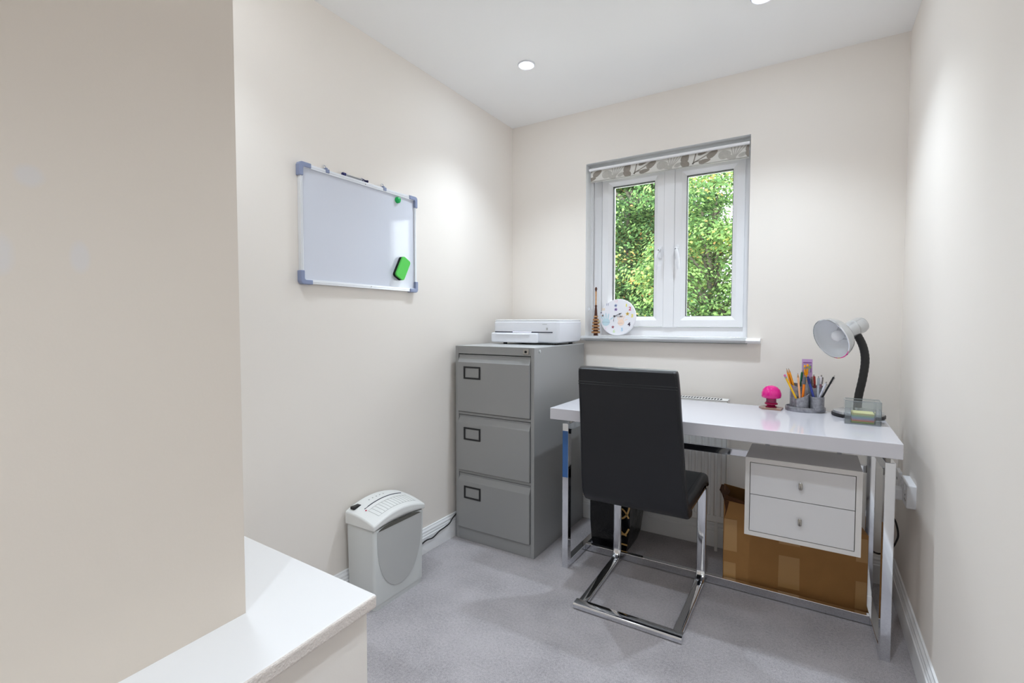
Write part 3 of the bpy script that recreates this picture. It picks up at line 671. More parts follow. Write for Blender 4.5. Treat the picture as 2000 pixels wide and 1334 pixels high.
# ------------------------------------------------------------------ cantilever chair
ch = root('cantilever_chair', 'black faux-leather high-back chair on a chrome cantilever frame, back to us', 'chair', (1.06, -.65, 0), rz=0)
def back_sec(y, z, tx, tz, w_, xc, th=.036):
    t = Vector((0, tx, tz)).normalized(); n_ = Vector((0, -t.z, t.y))
    return ((xc, y, z), (1, 0, 0), tuple(n_), w_, th, .014)
path = [(-.900, .990), (-.897, .975), (-.884, .90), (-.868, .80), (-.854, .70), (-.842, .60), (-.832, .53), (-.822, .485), (-.806, .455), (-.780, .436), (-.745, .430)]
wid = [.372, .384, .392, .398, .404, .412, .418, .422, .424, .422, .418]
pp = smooth_path([(0, y, z) for y, z in path], 4); ww = []
for i in range(len(path) - 1):
    for k in range(4): ww.append(wid[i] + (wid[i + 1] - wid[i]) * k / 4)
ww.append(wid[-1])
secs = []
for i, p in enumerate(pp):
    t = pp[min(i + 1, len(pp) - 1)] - pp[max(i - 1, 0)]; fr_ = i / (len(pp) - 1)
    xc = 1.0575 + .008 * fr_; th = .040 if i > 0 else .026
    secs.append(back_sec(p.y, p.z, t.y, t.z, ww[i], xc, th))
b = N(); loft(b, secs, 5); bk = link('backrest', b, M['leather'], ch, smooth=50)
def seam(bm, pts, r=.0016): tube(bm, pts, r, 6)
b = N(); 
for dz in (0, .010): seam(b, [(.868 + dz * 0, -.9093 + dz * .17, .933 - dz), (1.2485, -.9093 + dz * .17, .933 - dz)], .0018)
link('headrest_seam', b, M['black'], bk)
b = N()
for side in (-1, 1):
    b = N(); q = []
    for i, p in enumerate(pp[1:-6]):
        t = pp[min(i + 2, len(pp) - 1)] - pp[i]; t.normalize(); n_ = Vector((0, t.z, -t.y)); fr_ = i / len(pp)
        q.append(Vector((1.0575 + .008 * fr_ + side * (ww[i + 1] / 2 - .009), p.y, p.z)) + n_ * .0192)
    seam(b, q, .0016); link('edge_piping', b, M['leather'], bk); b = N()

sp_ = smooth_path([(0, -.795, .462), (0, -.70, .462), (0, -.60, .465), (0, -.50, .470), (0, -.43, .470), (0, -.395, .458), (0, -.377, .435)], 4)
secs = []
for i, p in enumerate(sp_):
    t = (sp_[min(i + 1, len(sp_) - 1)] - sp_[max(i - 1, 0)]).normalized(); n_ = Vector((0, -t.z, t.y))
    th = .056 if i < len(sp_) - 6 else (.056, .052, .046, .040, .034, .026)[i - len(sp_) + 6]
    secs.append(((1.066, p.y, p.z), (1, 0, 0), tuple(n_), .412, th, min(.020, th * .45)))
b = N(); loft(b, secs, 5); st = link('seat', b, M['leather'], ch, smooth=50)
for x in (1.245, .887):
    b = N(); seam(b, [Vector((x, p.y, p.z + .0285)) for p in sp_[3:-6]]); link('seat_seam', b, M['black'], st)
for xc, x0 in ((.868, 0), (1.250, 1)):
    pts = [(0, -.885, .010), (0, -.70, .010), (0, -.50, .010), (0, -.462, .010)]
    for k in range(1, 9):
        a = k / 8 * PI / 2; pts.append((0, -.462 + .052 * math.sin(a), .010 + .052 * (1 - math.cos(a))))
    pts += [(0, -.410, .20), (0, -.410, .36), (0, -.412, .425)]
    secs = []
    P = [Vector(p) for p in pts]
    for i, p in enumerate(P):
        t = (P[min(i + 1, len(P) - 1)] - P[max(i - 1, 0)]).normalized(); n_ = Vector((0, -t.z, t.y))
        xx = xc - (.012 if x0 == 0 else 0) * min(1, max(0, (p.y + .885) / .45)) * 1.0 + (0 if x0 else .004)
        secs.append(((xx, p.y, p.z), (1, 0, 0), tuple(n_), .039, .018, .007))
    b = N(); loft(b, secs, 3); link('sled_leg', b, M['chrome'], ch, smooth=30)
b = N(); loft(b, [((x, -.882, .0125), (0, 1, 0), (0, 0, 1), .048, .024, .008) for x in (.848, 1.275)], 4); link('floor_crossbar', b, M['chrome'], ch, smooth=30)
b = N(); loft(b, [((x, y, z), (0, 1, 0), (0, 0, 1), .03, .014, .006) for x, y, z in ((.86, -.415, .430), (1.266, -.415, .430))], 3)
for x in (.868, 1.250): box(b, x - .016, x + .016, -.75, -.41, .428, .437)
link('seat_rail', b, M['chrome'], ch)

# ------------------------------------------------------------------ radiator
rd = root('radiator', 'white panel radiator on the wall behind the desk', 'radiator', (1.0, -.07, .165))
RX0, RX1, RZ0, RZ1, RY0, RY1 = .66, 1.308, .165, .779, -.105, -.030
b = N(); n = 20; step = (RX1 - RX0 - .03) / n; pts = [(RX0 + .004, RY0 + .006)]
for k in range(n):
    x = RX0 + .015 + k * step
    pts += [(x, RY0 + .006), (x + step * .15, RY0), (x + step * .6, RY0), (x + step * .75, RY0 + .006)]
pts += [(RX1 - .004, RY0 + .006), (RX1 - .004, RY0 + .014), (RX0 + .004, RY0 + .014)]
prism(b, [(x, y, RZ0 + .03) for x, y in pts], (0, 0, RZ1 - RZ0 - .06))
box(b, RX0 + .003, RX1 - .003, RY0 + .003, RY0 + .014, RZ0, RZ0 + .03); box(b, RX0 + .003, RX1 - .003, RY0 + .003, RY0 + .014, RZ1 - .03, RZ1 - .003)
link('fluted_panel', b, M['rad'], rd, bevel=.0015)
b = N(); box(b, RX0 + .01, RX1 - .01, RY1 - .008, RY1, RZ0 + .02, RZ1 - .02); link('rear_panel', b, M['rad'], rd)
for x in (RX0, RX1 - .002):
    b = N(); box(b, x, x + .002, RY0 + .004, RY1, RZ0 + .02, RZ1); link('side_cover', b, M['rad'], rd)
b = N(); box(b, RX0, RX1, RY0 + .002, RY1, RZ1 - .002, RZ1); gr = link('top_grille', b, M['rad'], rd, bevel=.0008)
b = N()
k = RX0 + .02
while k < RX1 - .03:
    box(b, k, k + .008, RY0 + .02, RY1 - .016, RZ1 - .0005, RZ1 + .0006); k += .014
link('grille_slots', b, M['dark'], gr)
for x in (RX0 + .1, RX1 - .12):
    b = N(); box(b, x, x + .03, RY1, -.0005, RZ0 + .1, RZ1 - .1); link('wall_bracket', b, M['rad'], rd)
for x in (RX0 + .05, RX1 - .05):
    b = N(); tube(b, [(x, -.062, 0), (x, -.062, RZ0 + .03)], .0075, 12); link('pipe_tail', b, M['rad'], rd, smooth=60)

# ------------------------------------------------------------------ black paper bag
bg = root('paper_bag', 'black paper carrier bag with gold lettering on the floor under the desk', 'bag', (.80, -.24, 0), rz=0)
def bagsec(z, x0, x1, y0, y1, j):
    return [(x0, y0, z), ((x0 + x1) / 2, y0 + .002 * j, z), (x1, y0, z), (x1 - .010 * j, (y0 + y1) / 2, z), (x1 - .004, y1, z), ((x0 + x1) / 2, y1, z), (x0, y1, z), (x0 + .008 * j, (y0 + y1) / 2, z)]
b = N(); rings(b, [bagsec(.002, .706, .876, -.340, -.125, 0), bagsec(.05, .700, .892, -.352, -.120, .3), bagsec(.15, .697, .905, -.362, -.118, .8), bagsec(.30, .697, .910, -.366, -.118, 1.4), bagsec(.345, .699, .906, -.362, -.122, 1.8)], cap=False)
b.faces.new([v for v in b.verts][:8]); bgb = link('bag_body', b, M['bag'], bg)
mod = bgb.modifiers.new('paper', 'SOLIDIFY'); mod.thickness = .0012
def ribbon(bm, pts, wd, y):
    """flat brush stroke in the xz plane"""
    P = smooth_path([(x, y, z) for x, z in pts], 6); vs = []
    for i, p in enumerate(P):
        t = (P[min(i + 1, len(P) - 1)] - P[max(i - 1, 0)]).normalized(); n_ = Vector((-t.z, 0, t.x)) * wd / 2
        vs.append((bm.verts.new(p + n_), bm.verts.new(p - n_)))
    for i in range(len(vs) - 1): bm.faces.new((vs[i][0], vs[i][1], vs[i + 1][1], vs[i + 1][0]))
def glyph(strokes):
    lt = N()
    for pts, y in strokes: ribbon(lt, [(x + .040, z) for x, z in pts], .0085, y)
    link('gold_lettering', lt, M['gold'], bg)
glyph([([(.866, .262), (.860, .232), (.846, .205), (.826, .190), (.806, .196), (.797, .214), (.806, .232), (.826, .238), (.846, .222), (.862, .196)], -.3672)])
glyph([([(.800, .150), (.825, .118), (.850, .104)], -.3625), ([(.800, .104), (.828, .108), (.845, .112), (.862, .142)], -.3627)])
glyph([([(.800, .056), (.852, .054)], -.3545)])
for y in (-.352, -.130):
    b = N(); tube(b, smooth_path([(.755, y, .33), (.76, y + .01, .37), (.796, y + .02, .395), (.832, y + .01, .37), (.837, y, .33)], 5), .0025, 8); link('rope_handle', b, M['black'], bg, smooth=60)

# ------------------------------------------------------------------ cardboard box
cb = root('cardboard_box', 'brown cardboard box with taped patches on the floor under the drawer unit', 'box', (1.6, -.25, 0))
FLb, FRb, BRb, BLb = Vector((1.335, -.366, 0)), Vector((1.862, -.318, 0)), Vector((1.832, -.122, 0)), Vector((1.306, -.16, 0))
hFL, hFR, hBR, hBL = .388, .312, .306, .385
def quadp(bm, a, bb, ha, hb, th, inward):
    """upright panel from a to bb with its own thickness"""
    iv = Vector(inward) * th
    c = [a, bb, bb + iv, a + iv]; v0 = [bm.verts.new(q + Vector((0, 0, .001))) for q in c]; v1 = [bm.verts.new(q + Vector((0, 0, h))) for q, h in zip(c, (ha, hb, hb, ha))]
    bm.faces.new(v0[::-1]); bm.faces.new(v1)
    for k in range(4): bm.faces.new((v0[k], v0[(k + 1) % 4], v1[(k + 1) % 4], v1[k]))
b = N(); quadp(b, FLb, FRb, hFL - .012, hFR, .004, (0, 1, 0)); quadp(b, BLb, BRb, hBL, hBR, .004, (0, -1, 0)); quadp(b, FLb, BLb, hFL - .012, hBL, .004, (1, 0, 0)); quadp(b, FRb, BRb, hFR, hBR, .004, (-1, 0, 0))
prism(b, [q + Vector((0, 0, .001)) for q in (FLb, FRb, BRb, BLb)], (0, 0, .004)); bx = link('box_walls', b, M['cardb'], cb)
b = N(); v = [q + Vector((0, 0, h)) for q, h in ((FLb + Vector((.10, 0, 0)), .370), (FRb, hFR), (BRb, hBR), (BLb + Vector((.10, 0, 0)), .360))]
prism(b, v, (0, 0, .004)); link('top_flap', b, M['cardb'], bx)
b = N(); prism(b, [(1.335, -.366, .376), (1.345, -.368, .402), (1.36, -.366, .392), (1.395, -.362, .386), (1.44, -.357, .372), (1.44, -.350, .360), (1.335, -.36, .365)], (0, .004, 0))
prism(b, [(1.334, -.366, .376), (1.322, -.34, .392), (1.306, -.30, .395), (1.300, -.20, .392), (1.31, -.16, .38), (1.336, -.20, .365)], (.004, 0, 0)); link('torn_flap', b, M['cardi'], bx, label='torn dark edge of the open flap')
b = N(); prism(b, [(1.3353, -.3672, .376), (1.342, -.3675, .33), (1.337, -.3675, .29), (1.349, -.3675, .335), (1.356, -.3675, .372)], (0, -.0006, 0)); link('tear', b, M['cardi'], bx)
def fpt(s, z, off=-.0008):   # s = fraction along the front
    p = FLb.lerp(FRb, s); return Vector((p.x, p.y + off, z))
for s0, s1, z0, z1 in ((.005, .105, .150, .292), (.005, .10, .008, .098), (.41, .56, .035, .172), (.41, .56, .222, .245), (.925, .998, .205, .300), (.925, .998, .012, .125)):
    b = N(); prism(b, [fpt(s0, z0), fpt(s1, z0), fpt(s1 - .003, z1), fpt(s0 + .002, z1)], (0, -.0005, 0)); link('parcel_tape', b, M['tape'], bx)

# ------------------------------------------------------------------ sockets, plug and cable at the right
so = root('wall_socket', 'white double wall socket on the right wall at the desk end', 'socket', (W, -.33, .53))
b = N(); loft(b, [((x, -.372, .531), (0, 1, 0), (0, 0, 1), .150 - i, .086 - i, .006) for x, i in ((W, 0), (W - .024, 0), (W - .027, .004))]); link('faceplate', b, M['whitep'], so, smooth=35)
for y in (-.335, -.409):
    b = N(); box(b, W - .0305, W - .025, y - .006, y + .006, .548, .566); link('rocker_switch', b, M['print_gloss'], so, bevel=.001)
b = N()
for dz, dy in ((.0, 0), (-.018, .010), (-.018, -.010)): box(b, W - .0276, W - .0265, -.409 + dy - .003, -.409 + dy + .003, .526 + dz, .532 + dz)
link('pin_holes', b, M['dark'], so)
pl = root('plug', 'white three-pin plug in the wall socket with a black cable', 'plug', (W - .05, -.33, .5))
b = N(); loft(b, [((x, -.335, .512), (0, 1, 0), (0, 0, 1), w_, h_, .010) for x, w_, h_ in ((W - .0275, .046, .046), (W - .052, .046, .046), (W - .066, .036, .040), (W - .069, .030, .034))]); link('plug_top', b, M['whitep'], pl, smooth=35)
b = N(); tube(b, smooth_path([(W - .052, -.335, .492), (1.925, -.33, .462), (1.925, -.31, .425), (1.947, -.290, .385), (1.958, -.28, .335), (1.955, -.27, .300), (1.940, -.25, .255), (1.905, -.22, .215), (1.87, -.10, .185), (1.80, -.075, .17)], 6), .0034, 8); link('cable', b, M['cord'], pl, smooth=60)
b = N(); loft(b, [((x, -.088, .506), (0, 1, 0), (0, 0, 1), .086 - i, .070 - i, .005) for x, i in ((W, 0), (W - .010, 0), (W - .012, .004))])
s2 = root('wall_plate', 'small single white wall plate beyond the socket, near the corner', 'socket', (W, -.088, .47)); link('faceplate', b, M['whitep'], s2, smooth=35)
b = N(); box(b, W - .0128, W - .0118, -.092, -.084, .500, .510); link('outlet_hole', b, M['dark'], s2)

# ------------------------------------------------------------------ desk lamp
DT = DZ1
dl = root('desk_lamp', 'silver desk lamp with black gooseneck at the right of the desk', 'lamp', (1.821, -.235, DT))
bc = (1.821, -.245, 0)
b = N(); lathe(b, [(.088, DT), (.092, DT + .002), (.092, DT + .012), (.088, DT + .014)], bc, seg=48); bs = link('base', b, M['black'], dl, smooth=40)
b = N(); lathe(b, [(.088, DT + .013), (.087, DT + .022), (.070, DT + .027), (.016, DT + .030), (.016, DT + .038)], bc, seg=48); link('base_cover', b, M['lampsil'], bs, smooth=40)
b = N(); nk = smooth_path([(1.818, -.245, DT + .02), (1.821, -.243, .86), (1.834, -.240, .94), (1.840, -.240, 1.01), (1.832, -.242, 1.065), (1.812, -.245, 1.112), (1.800, -.246, 1.128)], 8)
tube(b, nk, [.0145 + (.0007 if i % 2 else 0) for i in range(len(nk))], 16); link('gooseneck', b, M['neck'], dl, smooth=60)
ax = Vector((.70, .60, .385)).normalized(); rc = Vector((1.719, -.31, 1.098))
b = N(); outer = [(0.0839, 0.0000), (0.0856, 0.0032), (0.0843, 0.0112), (0.0804, 0.0240), (0.0727, 0.0384), (0.0607, 0.0504), (0.0454, 0.0592), (0.0308, 0.0640), (0.0248, 0.0656)]
inner = [(0.0231, 0.0636), (0.0291, 0.0616), (0.0436, 0.0568), (0.0591, 0.0480), (0.0711, 0.0368), (0.0787, 0.0232), (0.0826, 0.0112), (0.0821, 0.0024)]
lathe(b, outer, rc, ax, 48, cap=False); sd = link('lamp_shade', b, M['lampsil'], dl, smooth=60)
b = N(); lathe(b, [(0.0839, 0.0000)] + inner[::-1] + [(0.0008, 0.0632)], rc, ax, 48, cap=False); link('reflector', b, M['lampin'], sd, smooth=60)
b = N(); lathe(b, [(0.0826, -0.0016), (0.0860, -0.0016), (0.0869, 0.0016), (0.0847, 0.0032)], rc, ax, 48, cap=False); link('rim', b, M['chrome'], sd, smooth=60)
b = N(); lathe(b, [(.028, .058), (.0325, .066), (.0335, .146), (.030, .157), (.019, .164), (.001, .166)], rc, ax, 32); hs = link('lamp_housing', b, M['lampsil'], dl, smooth=50)
b = N(); lathe(b, [(.0331, .110), (.0337, .112), (.0337, .114), (.0331, .116)], rc, ax, 32); link('housing_band', b, M['line'], hs, smooth=40)
b = N(); lathe(b, [(0.0092, .0635), (0.0110, .0600), (0.0156, .054), (0.0212, .042), (0.0230, .032), (0.0202, .020), (0.0110, .013), (0.0009, .011)], rc, ax, 24); link('bulb', b, M['bulb'], dl, smooth=60)
b = N(); p = rc + ax * .098; tube(b, [p + Vector((.004, .012, -.024)), Vector((1.802, -.2455, 1.118))], .012, 14); link('swivel_joint', b, M['black'], dl, smooth=50)

# ------------------------------------------------------------------ pink mushroom ornament and its board
b = N(); prism(b, [(1.455, -.232, DT), (1.470, -.268, DT), (1.545, -.272, DT), (1.552, -.215, DT), (1.475, -.185, DT)], (0, 0, .008))
single('brown_coaster', b, M['brownpl'], 'flat brown board lying under the pink mushroom ornament', 'coaster', bevel=.001)
mu = root('mushroom_ornament', 'glossy magenta mushroom-shaped ornament on the desk', 'ornament', (1.504, -.230, DT + .008)); z = DT + .0082; c = (1.504, -.230, 0)
b = N(); lathe(b, [(.010, z + .0395), (.030, z + .040), (.0385, z + .043), (.0405, z + .052), (.0395, z + .064), (.034, z + .079), (.024, z + .090), (.012, z + .0955), (.0005, z + .097)], c, seg=40); link('cap', b, M['magenta'], mu, smooth=60)
b = N(); lathe(b, [(.022, z + .022), (.0205, z + .026), (.0205, z + .0395)], c, seg=32); link('stem', b, M['magentac'], mu, smooth=50)
b = N(); lathe(b, [(.022, z), (.024, z + .003), (.016, z + .007), (.0165, z + .009), (.026, z + .012), (.027, z + .017), (.022, z + .022)], c, seg=32); link('foot', b, M['deeppink'], mu, smooth=50)

# ------------------------------------------------------------------ pen holder
ph = root('pen_holder', 'pewter-coloured desk tidy with joined round cups, crammed with pens', 'pen holder', (1.634, -.205, DT))
b = N(); out = []
for k in range(40):
    t = 2 * PI * k / 40; r = 1 + .10 * math.cos(2 * t); out.append((1.634 + .0765 * math.cos(t), -.207 + .062 * math.sin(t) * (1 - .12 * math.cos(t))))
cxy = Vector((1.634, -.207))
def ins(q, s): return (cxy.x + (q[0] - cxy.x) * s, cxy.y + (q[1] - cxy.y) * s)
rings(b, [[(*ins(q, s), z) for q in out] for s, z in ((.97, DT), (1, DT + .004), (1, DT + .017), (.985, DT + .020), (.95, DT + .020), (.93, DT + .012))]); link('tray', b, M['pewter'], ph, smooth=40)
def cup(x, y, r, z1, wavy=0.0, ph0=0.0, n=32):
    b = N(); zb = DT + .012
    def top(a): return z1 + wavy * math.cos(a - ph0)
    A = [2 * PI * k / n for k in range(n)]; C = [math.cos(a) for a in A]; S = [math.sin(a) for a in A]
    rings(b, [[(x + r * c_, y + r * s_, zb) for c_, s_ in zip(C, S)], [(x + r * c_, y + r * s_, top(a)) for a, c_, s_ in zip(A, C, S)], [(x + (r - .003) * c_, y + (r - .003) * s_, top(a) + .0005) for a, c_, s_ in zip(A, C, S)],
              [(x + (r - .003) * c_, y + (r - .003) * s_, zb + .004) for c_, s_ in zip(C, S)]])
    link('cup', b, M['pewter'], ph, smooth=40)
CUPS = [(1.621, -.236, .028, .846, .012, .3), (1.678, -.232, .0265, .847, 0, 0), (1.601, -.188, .027, .888, .006, 2.2), (1.674, -.180, .028, .884, .004, 1), (1.638, -.184, .022, .905, 0, 0)]
for q in CUPS: cup(*q)

def stick(name, label, cat, top, botm, kind, rgb, r=.0042, rgb2=None, grp='pens and pencils in the desk tidy'):
    """pen or pencil standing between two points, built along its own axis"""
    top = Vector(top); botm = Vector(botm); d = top - botm; L = d.length
    q = d.to_track_quat('Z', 'Y').to_matrix().to_4x4(); mx = Matrix.Translation(botm) @ q
    o = bpy.data.objects.new(name, None); COL.objects.link(o); o.matrix_world = mx; WM[o.name] = mx; o.empty_display_size = .02
    tagit(o, label, cat, grp)
    body = mat(name + '_barrel', rgb, .35); tip = mat(name + '_tip', rgb2 or (60, 60, 64), .4)
    if kind == 'pencil':          # point up
        b = N(); lathe(b, [(r, 0), (r, L - .020)], seg=6); bd = link('barrel', b, body, o, local=True)
        b = N(); lathe(b, [(r, L - .020), (.0012, L - .005)], seg=12); link('sharpened_wood', b, M['wood'], o, local=True, smooth=60)
        b = N(); lathe(b, [(.0012, L - .005), (.0002, L)], seg=8); link('lead_point', b, tip, o, local=True)
    elif kind == 'rubber':        # eraser up
        b = N(); lathe(b, [(r, 0), (r, L - .018)], seg=6); link('barrel', b, body, o, local=True)
        b = N(); lathe(b, [(r * 1.02, L - .018), (r * 1.08, L - .014), (r * 1.02, L - .010)], seg=14); link('ferrule', b, M['steel'], o, local=True, smooth=40)
        b = N(); lathe(b, [(r * .98, L - .010), (r * .98, L - .002), (r * .6, L)], seg=14); link('eraser_end', b, tip, o, local=True, smooth=40)
    elif kind == 'biro':          # capped pen, cap or button up
        b = N(); lathe(b, [(r * .6, 0), (r, .012), (r, L - .035)], seg=14); link('barrel', b, body, o, local=True, smooth=50)
        b = N(); lathe(b, [(r * 1.12, L - .036), (r * 1.12, L - .008), (r * .9, L - .004)], seg=14); cp = link('top_section', b, tip, o, local=True, smooth=50)
        b = N(); lathe(b, [(r * .5, L - .004), (r * .5, L + .003)], seg=10); link('push_button', b, M['steel'], o, local=True, smooth=50)
        b = N(); box(b, -r * .35, r * .35, -r * 1.9, -r * 1.55, L - .034, L - .006); box(b, -r * .35, r * .35, -r * 1.9, -r * 1.0, L - .010, L - .006); link('clip', b, M['steel'], cp, local=True)
    return o
Yb = -.228
PK = 'pencil'
stick('pencil', 'bright yellow pencil with a pink rubber end leaning furthest left in the tidy', PK, (1.553, -.235, .936), (1.617, -.238, .798), 'rubber', (240, 190, 24), rgb2=(208, 92, 150))
stick('pencil', 'orange-yellow pencil, point up, leaning left behind the rubber-ended one', PK, (1.567, -.196, .962), (1.612, -.190, .800), 'pencil', (248, 160, 20))
stick('pencil', 'second orange-yellow pencil leaning left, tip just left of its twin', PK, (1.559, -.185, .960), (1.600, -.184, .800), 'pencil', (244, 152, 18))
stick('pencil', 'pale peach-coloured pencil standing upright, point up, at the tidy front', PK, (1.604, -.236, .946), (1.618, -.244, .798), 'pencil', (244, 184, 138), r=.0040)
stick('ballpoint_pen', 'dark green ballpoint pen in the middle of the tidy', 'pen', (1.620, -.190, .950), (1.608, -.188, .800), 'biro', (22, 78, 50), rgb2=(26, 96, 60))
stick('ballpoint_pen', 'bright orange pen with a grey end leaning right at the tidy front', 'pen', (1.631, -.236, .934), (1.622, -.238, .798), 'biro', (250, 132, 24), r=.0048, rgb2=(96, 98, 104))
stick('pencil', 'tall orange pencil before the purple card, its top tilted left', PK, (1.629, -.192, .978), (1.640, -.186, .800), 'rubber', (236, 150, 16), rgb2=(230, 150, 20))
stick('pencil', 'tallest orange pencil upright before the purple card', PK, (1.640, -.192, .982), (1.634, -.180, .800), 'rubber', (250, 166, 22), rgb2=(246, 160, 24))
stick('ballpoint_pen', 'blue ballpoint pen with a silver clip leaning left in the front right cup', 'pen', (1.640, -.232, .936), (1.677, -.238, .798), 'biro', (52, 66, 150), r=.0048, rgb2=(34, 40, 104))
stick('ballpoint_pen', 'dark red pen standing behind the front right cup', 'pen', (1.664, -.206, .936), (1.674, -.192, .800), 'biro', (120, 42, 40), r=.0048, rgb2=(160, 46, 36))
stick('ballpoint_pen', 'pale grey see-through pen standing upright in the front right cup', 'pen', (1.681, -.228, .932), (1.680, -.232, .798), 'biro', (182, 186, 196), r=.0042, rgb2=(150, 160, 166))
stick('ballpoint_pen', 'dusty pink pen with a white top, upright at the right of the tidy', 'pen', (1.692, -.192, .934), (1.684, -.184, .800), 'biro', (176, 128, 142), r=.0050, rgb2=(226, 222, 226))
stick('ballpoint_pen', 'light grey pen leaning right across the front right cup', 'pen', (1.709, -.226, .910), (1.670, -.236, .798), 'biro', (190, 190, 202), r=.0042, rgb2=(206, 206, 214))
stick('ballpoint_pen', 'black pen with a silver clip leaning out furthest right of the tidy', 'pen', (1.737, -.220, .938), (1.676, -.226, .798), 'biro', (30, 30, 34), r=.0036, rgb2=(34, 34, 38))
stick('ballpoint_pen', 'dark maroon pen behind the leftmost pencils', 'pen', (1.572, -.176, .938), (1.594, -.182, .800), 'biro', (84, 34, 56), r=.0050, rgb2=(60, 26, 44))
stick('ballpoint_pen', 'slate grey pen behind the blue one, in the middle back cup', 'pen', (1.655, -.196, .925), (1.646, -.184, .800), 'biro', (92, 92, 112), r=.0058, rgb2=(84, 84, 104))
bcard = root('bookmark_card', 'purple printed card standing up at the back of the desk tidy', 'card', (1.64, -.178, .81))
b = N(); prism(b, [(1.618, -.172, .802), (1.658, -.172, .802), (1.658, -.172, 1.003), (1.618, -.172, 1.003)], (0, .001, 0)); cdm = link('card', b, mat('lilac_card', (196, 158, 204), .4), bcard)
b = N(); box(b, 1.623, 1.655, -.1727, -.1721, .986, .990); box(b, 1.622, 1.654, -.1727, -.1721, .944, .980); link('printed_panel', b, mat('grey_violet_print', (168, 160, 190), .5), cdm)
b = N(); box(b, 1.622, 1.655, -.1733, -.1728, .9862, .9895); box(b, 1.651, 1.6535, -.1733, -.1728, .946, .978); link('purple_line', b, mat('purple_print', (128, 58, 140), .5), cdm)
b = N(); lathe(b, [(.001, 0), (.007, .0002), (.007, .0006)], (1.647, -.1735, .968), (0, 1, 0), 12); link('green_motif', b, mat('green_print', (150, 176, 96), .5), cdm)

# ------------------------------------------------------------------ clear note holder with sticky notes
mh = root('note_holder', 'clear acrylic note holder on the front right of the desk', 'note holder', (1.822, -.41, DT))
HX0, HX1, HY0, HY1, HZ = 1.766, 1.879, -.442, -.362, DT + .088
def holder(bm, d=.003):
    box(bm, HX0, HX1, HY0, HY1, DT + .0002, DT + .005)
b = N(); box(b, HX0, HX1, HY0, HY1, DT + .0003, DT + .005); link('base', b, M['acryle'], mh, bevel=.0008)
for n_, (x0, x1, y0, y1) in (('front_wall', (HX0, HX1, HY0, HY0 + .002)), ('back_wall', (HX0, HX1, HY1 - .002, HY1)), ('side_wall', (HX0, HX0 + .002, HY0 + .002, HY1 - .002)), ('side_wall', (HX1 - .002, HX1, HY0 + .002, HY1 - .002)), ('inner_divider', (1.7835, 1.7855, HY0 + .002, HY1 - .002)), ('inner_divider', (1.8605, 1.8625, HY0 + .002, HY1 - .002))):
    b = N(); box(b, x0, x1, y0, y1, DT + .005, HZ - .001); link(n_, b, M['acryl'], mh)
for n_, q in (('top_edge', (HX0, HX1, HY0, HY0 + .003)), ('top_edge', (HX0, HX1, HY1 - .003, HY1)), ('top_edge', (HX0, HX0 + .003, HY0 + .003, HY1 - .003)), ('top_edge', (HX1 - .003, HX1, HY0 + .003, HY1 - .003))):
    b = N(); box(b, q[0], q[1], q[2], q[3], HZ - .001, HZ + .0012); link(n_, b, M['acryle'], mh)
zz = DT + .0055
for nm, rgb, th in (('lime green', (176, 200, 76), .0060), ('bright orange', (246, 146, 90), .0055), ('lilac pink', (222, 178, 210), .0050), ('pale blue', (188, 208, 226), .0075), ('mint green', (196, 226, 186), .0060), ('pale yellow', (240, 232, 166), .0070)):
    b = N(); box(b, 1.7880 + random.uniform(0, .001), 1.8570 + random.uniform(0, .001), HY0 + .0055 + random.uniform(0, .001), HY1 - .004, zz, zz + th - .0002); zz += th
    base_origin(single('sticky_note_pad', b, mat(nm.replace(' ', '_') + '_note_paper', rgb, .8), nm + ' sticky note pad in the stack inside the clear holder', 'notepad', group='sticky note pads in the clear holder'))

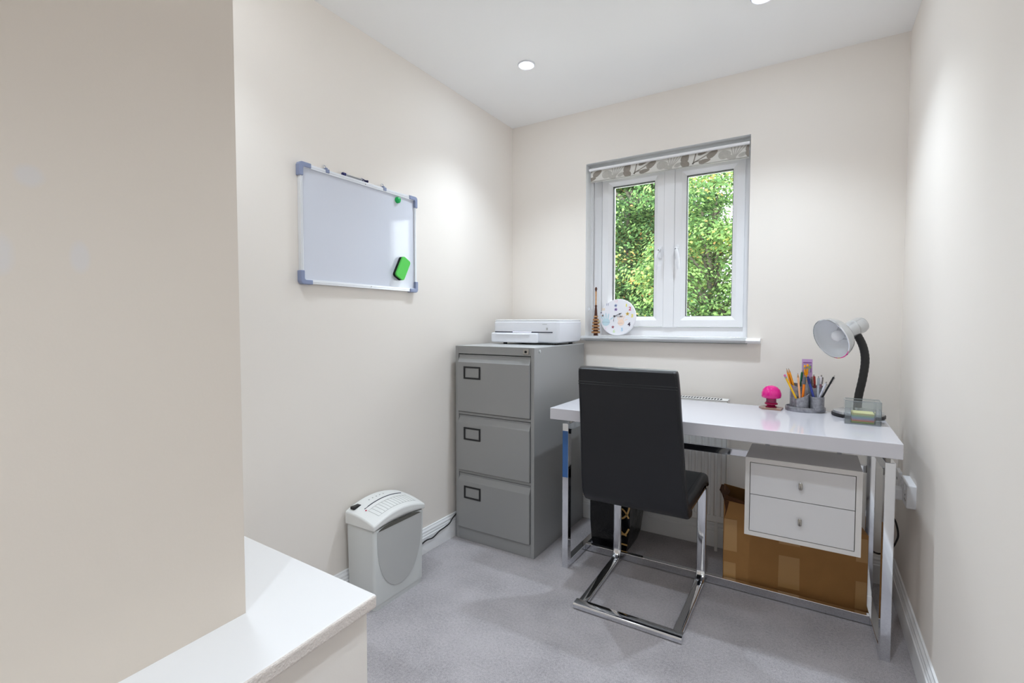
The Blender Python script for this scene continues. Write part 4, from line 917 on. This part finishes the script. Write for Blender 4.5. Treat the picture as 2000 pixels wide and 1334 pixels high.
# ------------------------------------------------------------------ outside
b = N(); box(b, -30, 25, .35, 45, -2.9, -2.8); struct('garden_ground', b, M['bounce_ground'], 'unseen ground below the window, made pale to bounce daylight indoors')
LM = [leaf_mat('leaf_mid_green', (86, 116, 70)), leaf_mat('leaf_dark_green', (50, 72, 46)), leaf_mat('leaf_light_green', (126, 154, 92)), leaf_mat('leaf_yellow', (176, 170, 92)), leaf_mat('leaf_orange', (190, 150, 100))]
def tree(name, label, base, height, crown, trunk_r, n_clumps, per, size, wts, seed, clump_r=(.35, .6), twigs=40, lean=0.0):
    """crown = (cx, cy, cz, rx, ry, rz); wts = weights of the five leaf colours"""
    rnd = random.Random(seed)
    t = root(name, label, 'tree', base, group='trees outside the window')
    bx_, by_, bz_ = base; cx, cy, cz, rx, ry, rz = crown
    b = N(); tp = Vector((cx, cy, cz + rz * .6)); b0 = Vector(base)
    pts = [b0.lerp(tp, k / 6) + Vector((math.sin(k * 1.3 + seed) * .12, 0, 0)) for k in range(7)]
    tube(b, smooth_path(pts, 3), [trunk_r * (1 - .85 * k / 18) for k in range(19)], 10); link('trunk', b, M['bark'], t, smooth=60)
    clumps = []
    for k in range(n_clumps):
        while True:
            v = Vector((rnd.uniform(-1, 1), rnd.uniform(-1, 1), rnd.uniform(-1, 1)))
            if .15 < v.length < 1: break
        clumps.append((Vector((cx + v.x * rx, cy + v.y * ry, cz + v.z * rz)), rnd.uniform(*clump_r)))
    b = N()
    for c, r in clumps[:twigs]:
        k = min(max((c.z - .6 - bz_) / (tp.z - bz_), .1), .95); s = b0.lerp(tp, k); m_ = s.lerp(c, .5) + Vector((0, 0, .12))
        tube(b, smooth_path([s, m_, c], 3), [trunk_r * .35 * (1 - .14 * q) for q in range(7)], 6)
    link('branches', b, M['bark'], t)
    verts = []; faces = []; mi = []
    for c, r in clumps:
        cw = list(wts[:5]); bias = rnd.choice((0, 0, 1, 2, 2)); cw[bias] *= 3.0; ylw = rnd.random() < wts[5] if len(wts) > 5 else False
        for k in range(per):
            u = rnd.gauss(0, 1), rnd.gauss(0, 1), rnd.gauss(0, 1); L = math.sqrt(sum(q * q for q in u)) + 1e-6; rr = r * rnd.uniform(.55, 1.05)
            p = c + Vector((u[0] / L * rr * 1.25, u[1] / L * rr, u[2] / L * rr * .62))
            nrm = Vector((u[0] / L + rnd.uniform(-.6, .6), u[1] / L + rnd.uniform(-.6, .6), abs(u[2] / L) + rnd.uniform(0, 1.0))).normalized()
            d = Vector((rnd.uniform(-1, 1), rnd.uniform(-1, 1), -rnd.uniform(.1, 1.0))); d = (d - nrm * d.dot(nrm)).normalized(); s_ = nrm.cross(d); q = size * rnd.uniform(.6, 1.3)
            i0 = len(verts)
            verts += [p, p + d * q * .45 + s_ * q * .33 + nrm * q * .05, p + d * q, p + d * q * .45 - s_ * q * .33 + nrm * q * .05]
            faces.append((i0, i0 + 1, i0 + 2, i0 + 3))
            h = u[2] / L; x = rnd.random()
            if ylw and h < .2 and x < .3: mi.append(3 if rnd.random() < .65 else 4)
            else:
                tot = sum(cw); a = x * tot; j = 0
                while j < 4 and a > cw[j]: a -= cw[j]; j += 1
                mi.append(j)
    me = bpy.data.meshes.new('foliage'); off = Vector(base); me.from_pydata([v - off for v in verts], [], faces)
    for m_ in LM: me.materials.append(m_)
    me.polygons.foreach_set('material_index', mi)
    o = bpy.data.objects.new('foliage', me); COL.objects.link(o); o.parent = t
    return t
tree('broadleaf_tree', 'dense green tree with yellow hanging tips, seen through the left casement', (-1.7, 7.5, -2.8), 7, (-1.6, 7.4, 2.6, 1.5, .9, 2.2), .14, 80, 620, .075, (5, 2.5, 2.6, .08, .02, .28), 11)
tree('broadleaf_tree', 'lighter lime green and yellow tree seen through the right casement', (.55, 5.3, -2.8), 7, (.3, 5.2, 2.2, .85, .55, 1.8), .09, 40, 620, .058, (3.5, .8, 4.6, .25, .08, .3), 23, clump_r=(.28, .5))
tree('conifer_tree', 'dark evergreen tree furthest back behind the two lighter trees', (-2.5, 10.9, -2.8), 8, (-2.6, 10.8, 2.4, 1.7, .8, 3.0), .2, 75, 420, .10, (2.5, 7, .4, .0, 0, 0), 31)
tree('round_bush', 'low leafy bush whose light green top shows along the window bottom', (0, 3.9, -2.8), 4, (0, 3.9, .55, 1.2, .3, .75), .08, 34, 480, .05, (4, 1.2, 4, .1, .02, .1), 47, clump_r=(.25, .4))
tree('broadleaf_tree', 'mid green tree hidden behind the right edge of the window', (2.7, 8.4, -2.8), 7, (2.7, 8.3, 2.4, 1.4, 1.0, 2.4), .14, 60, 380, .10, (5, 2.5, 3, .1, .02, .2), 59)
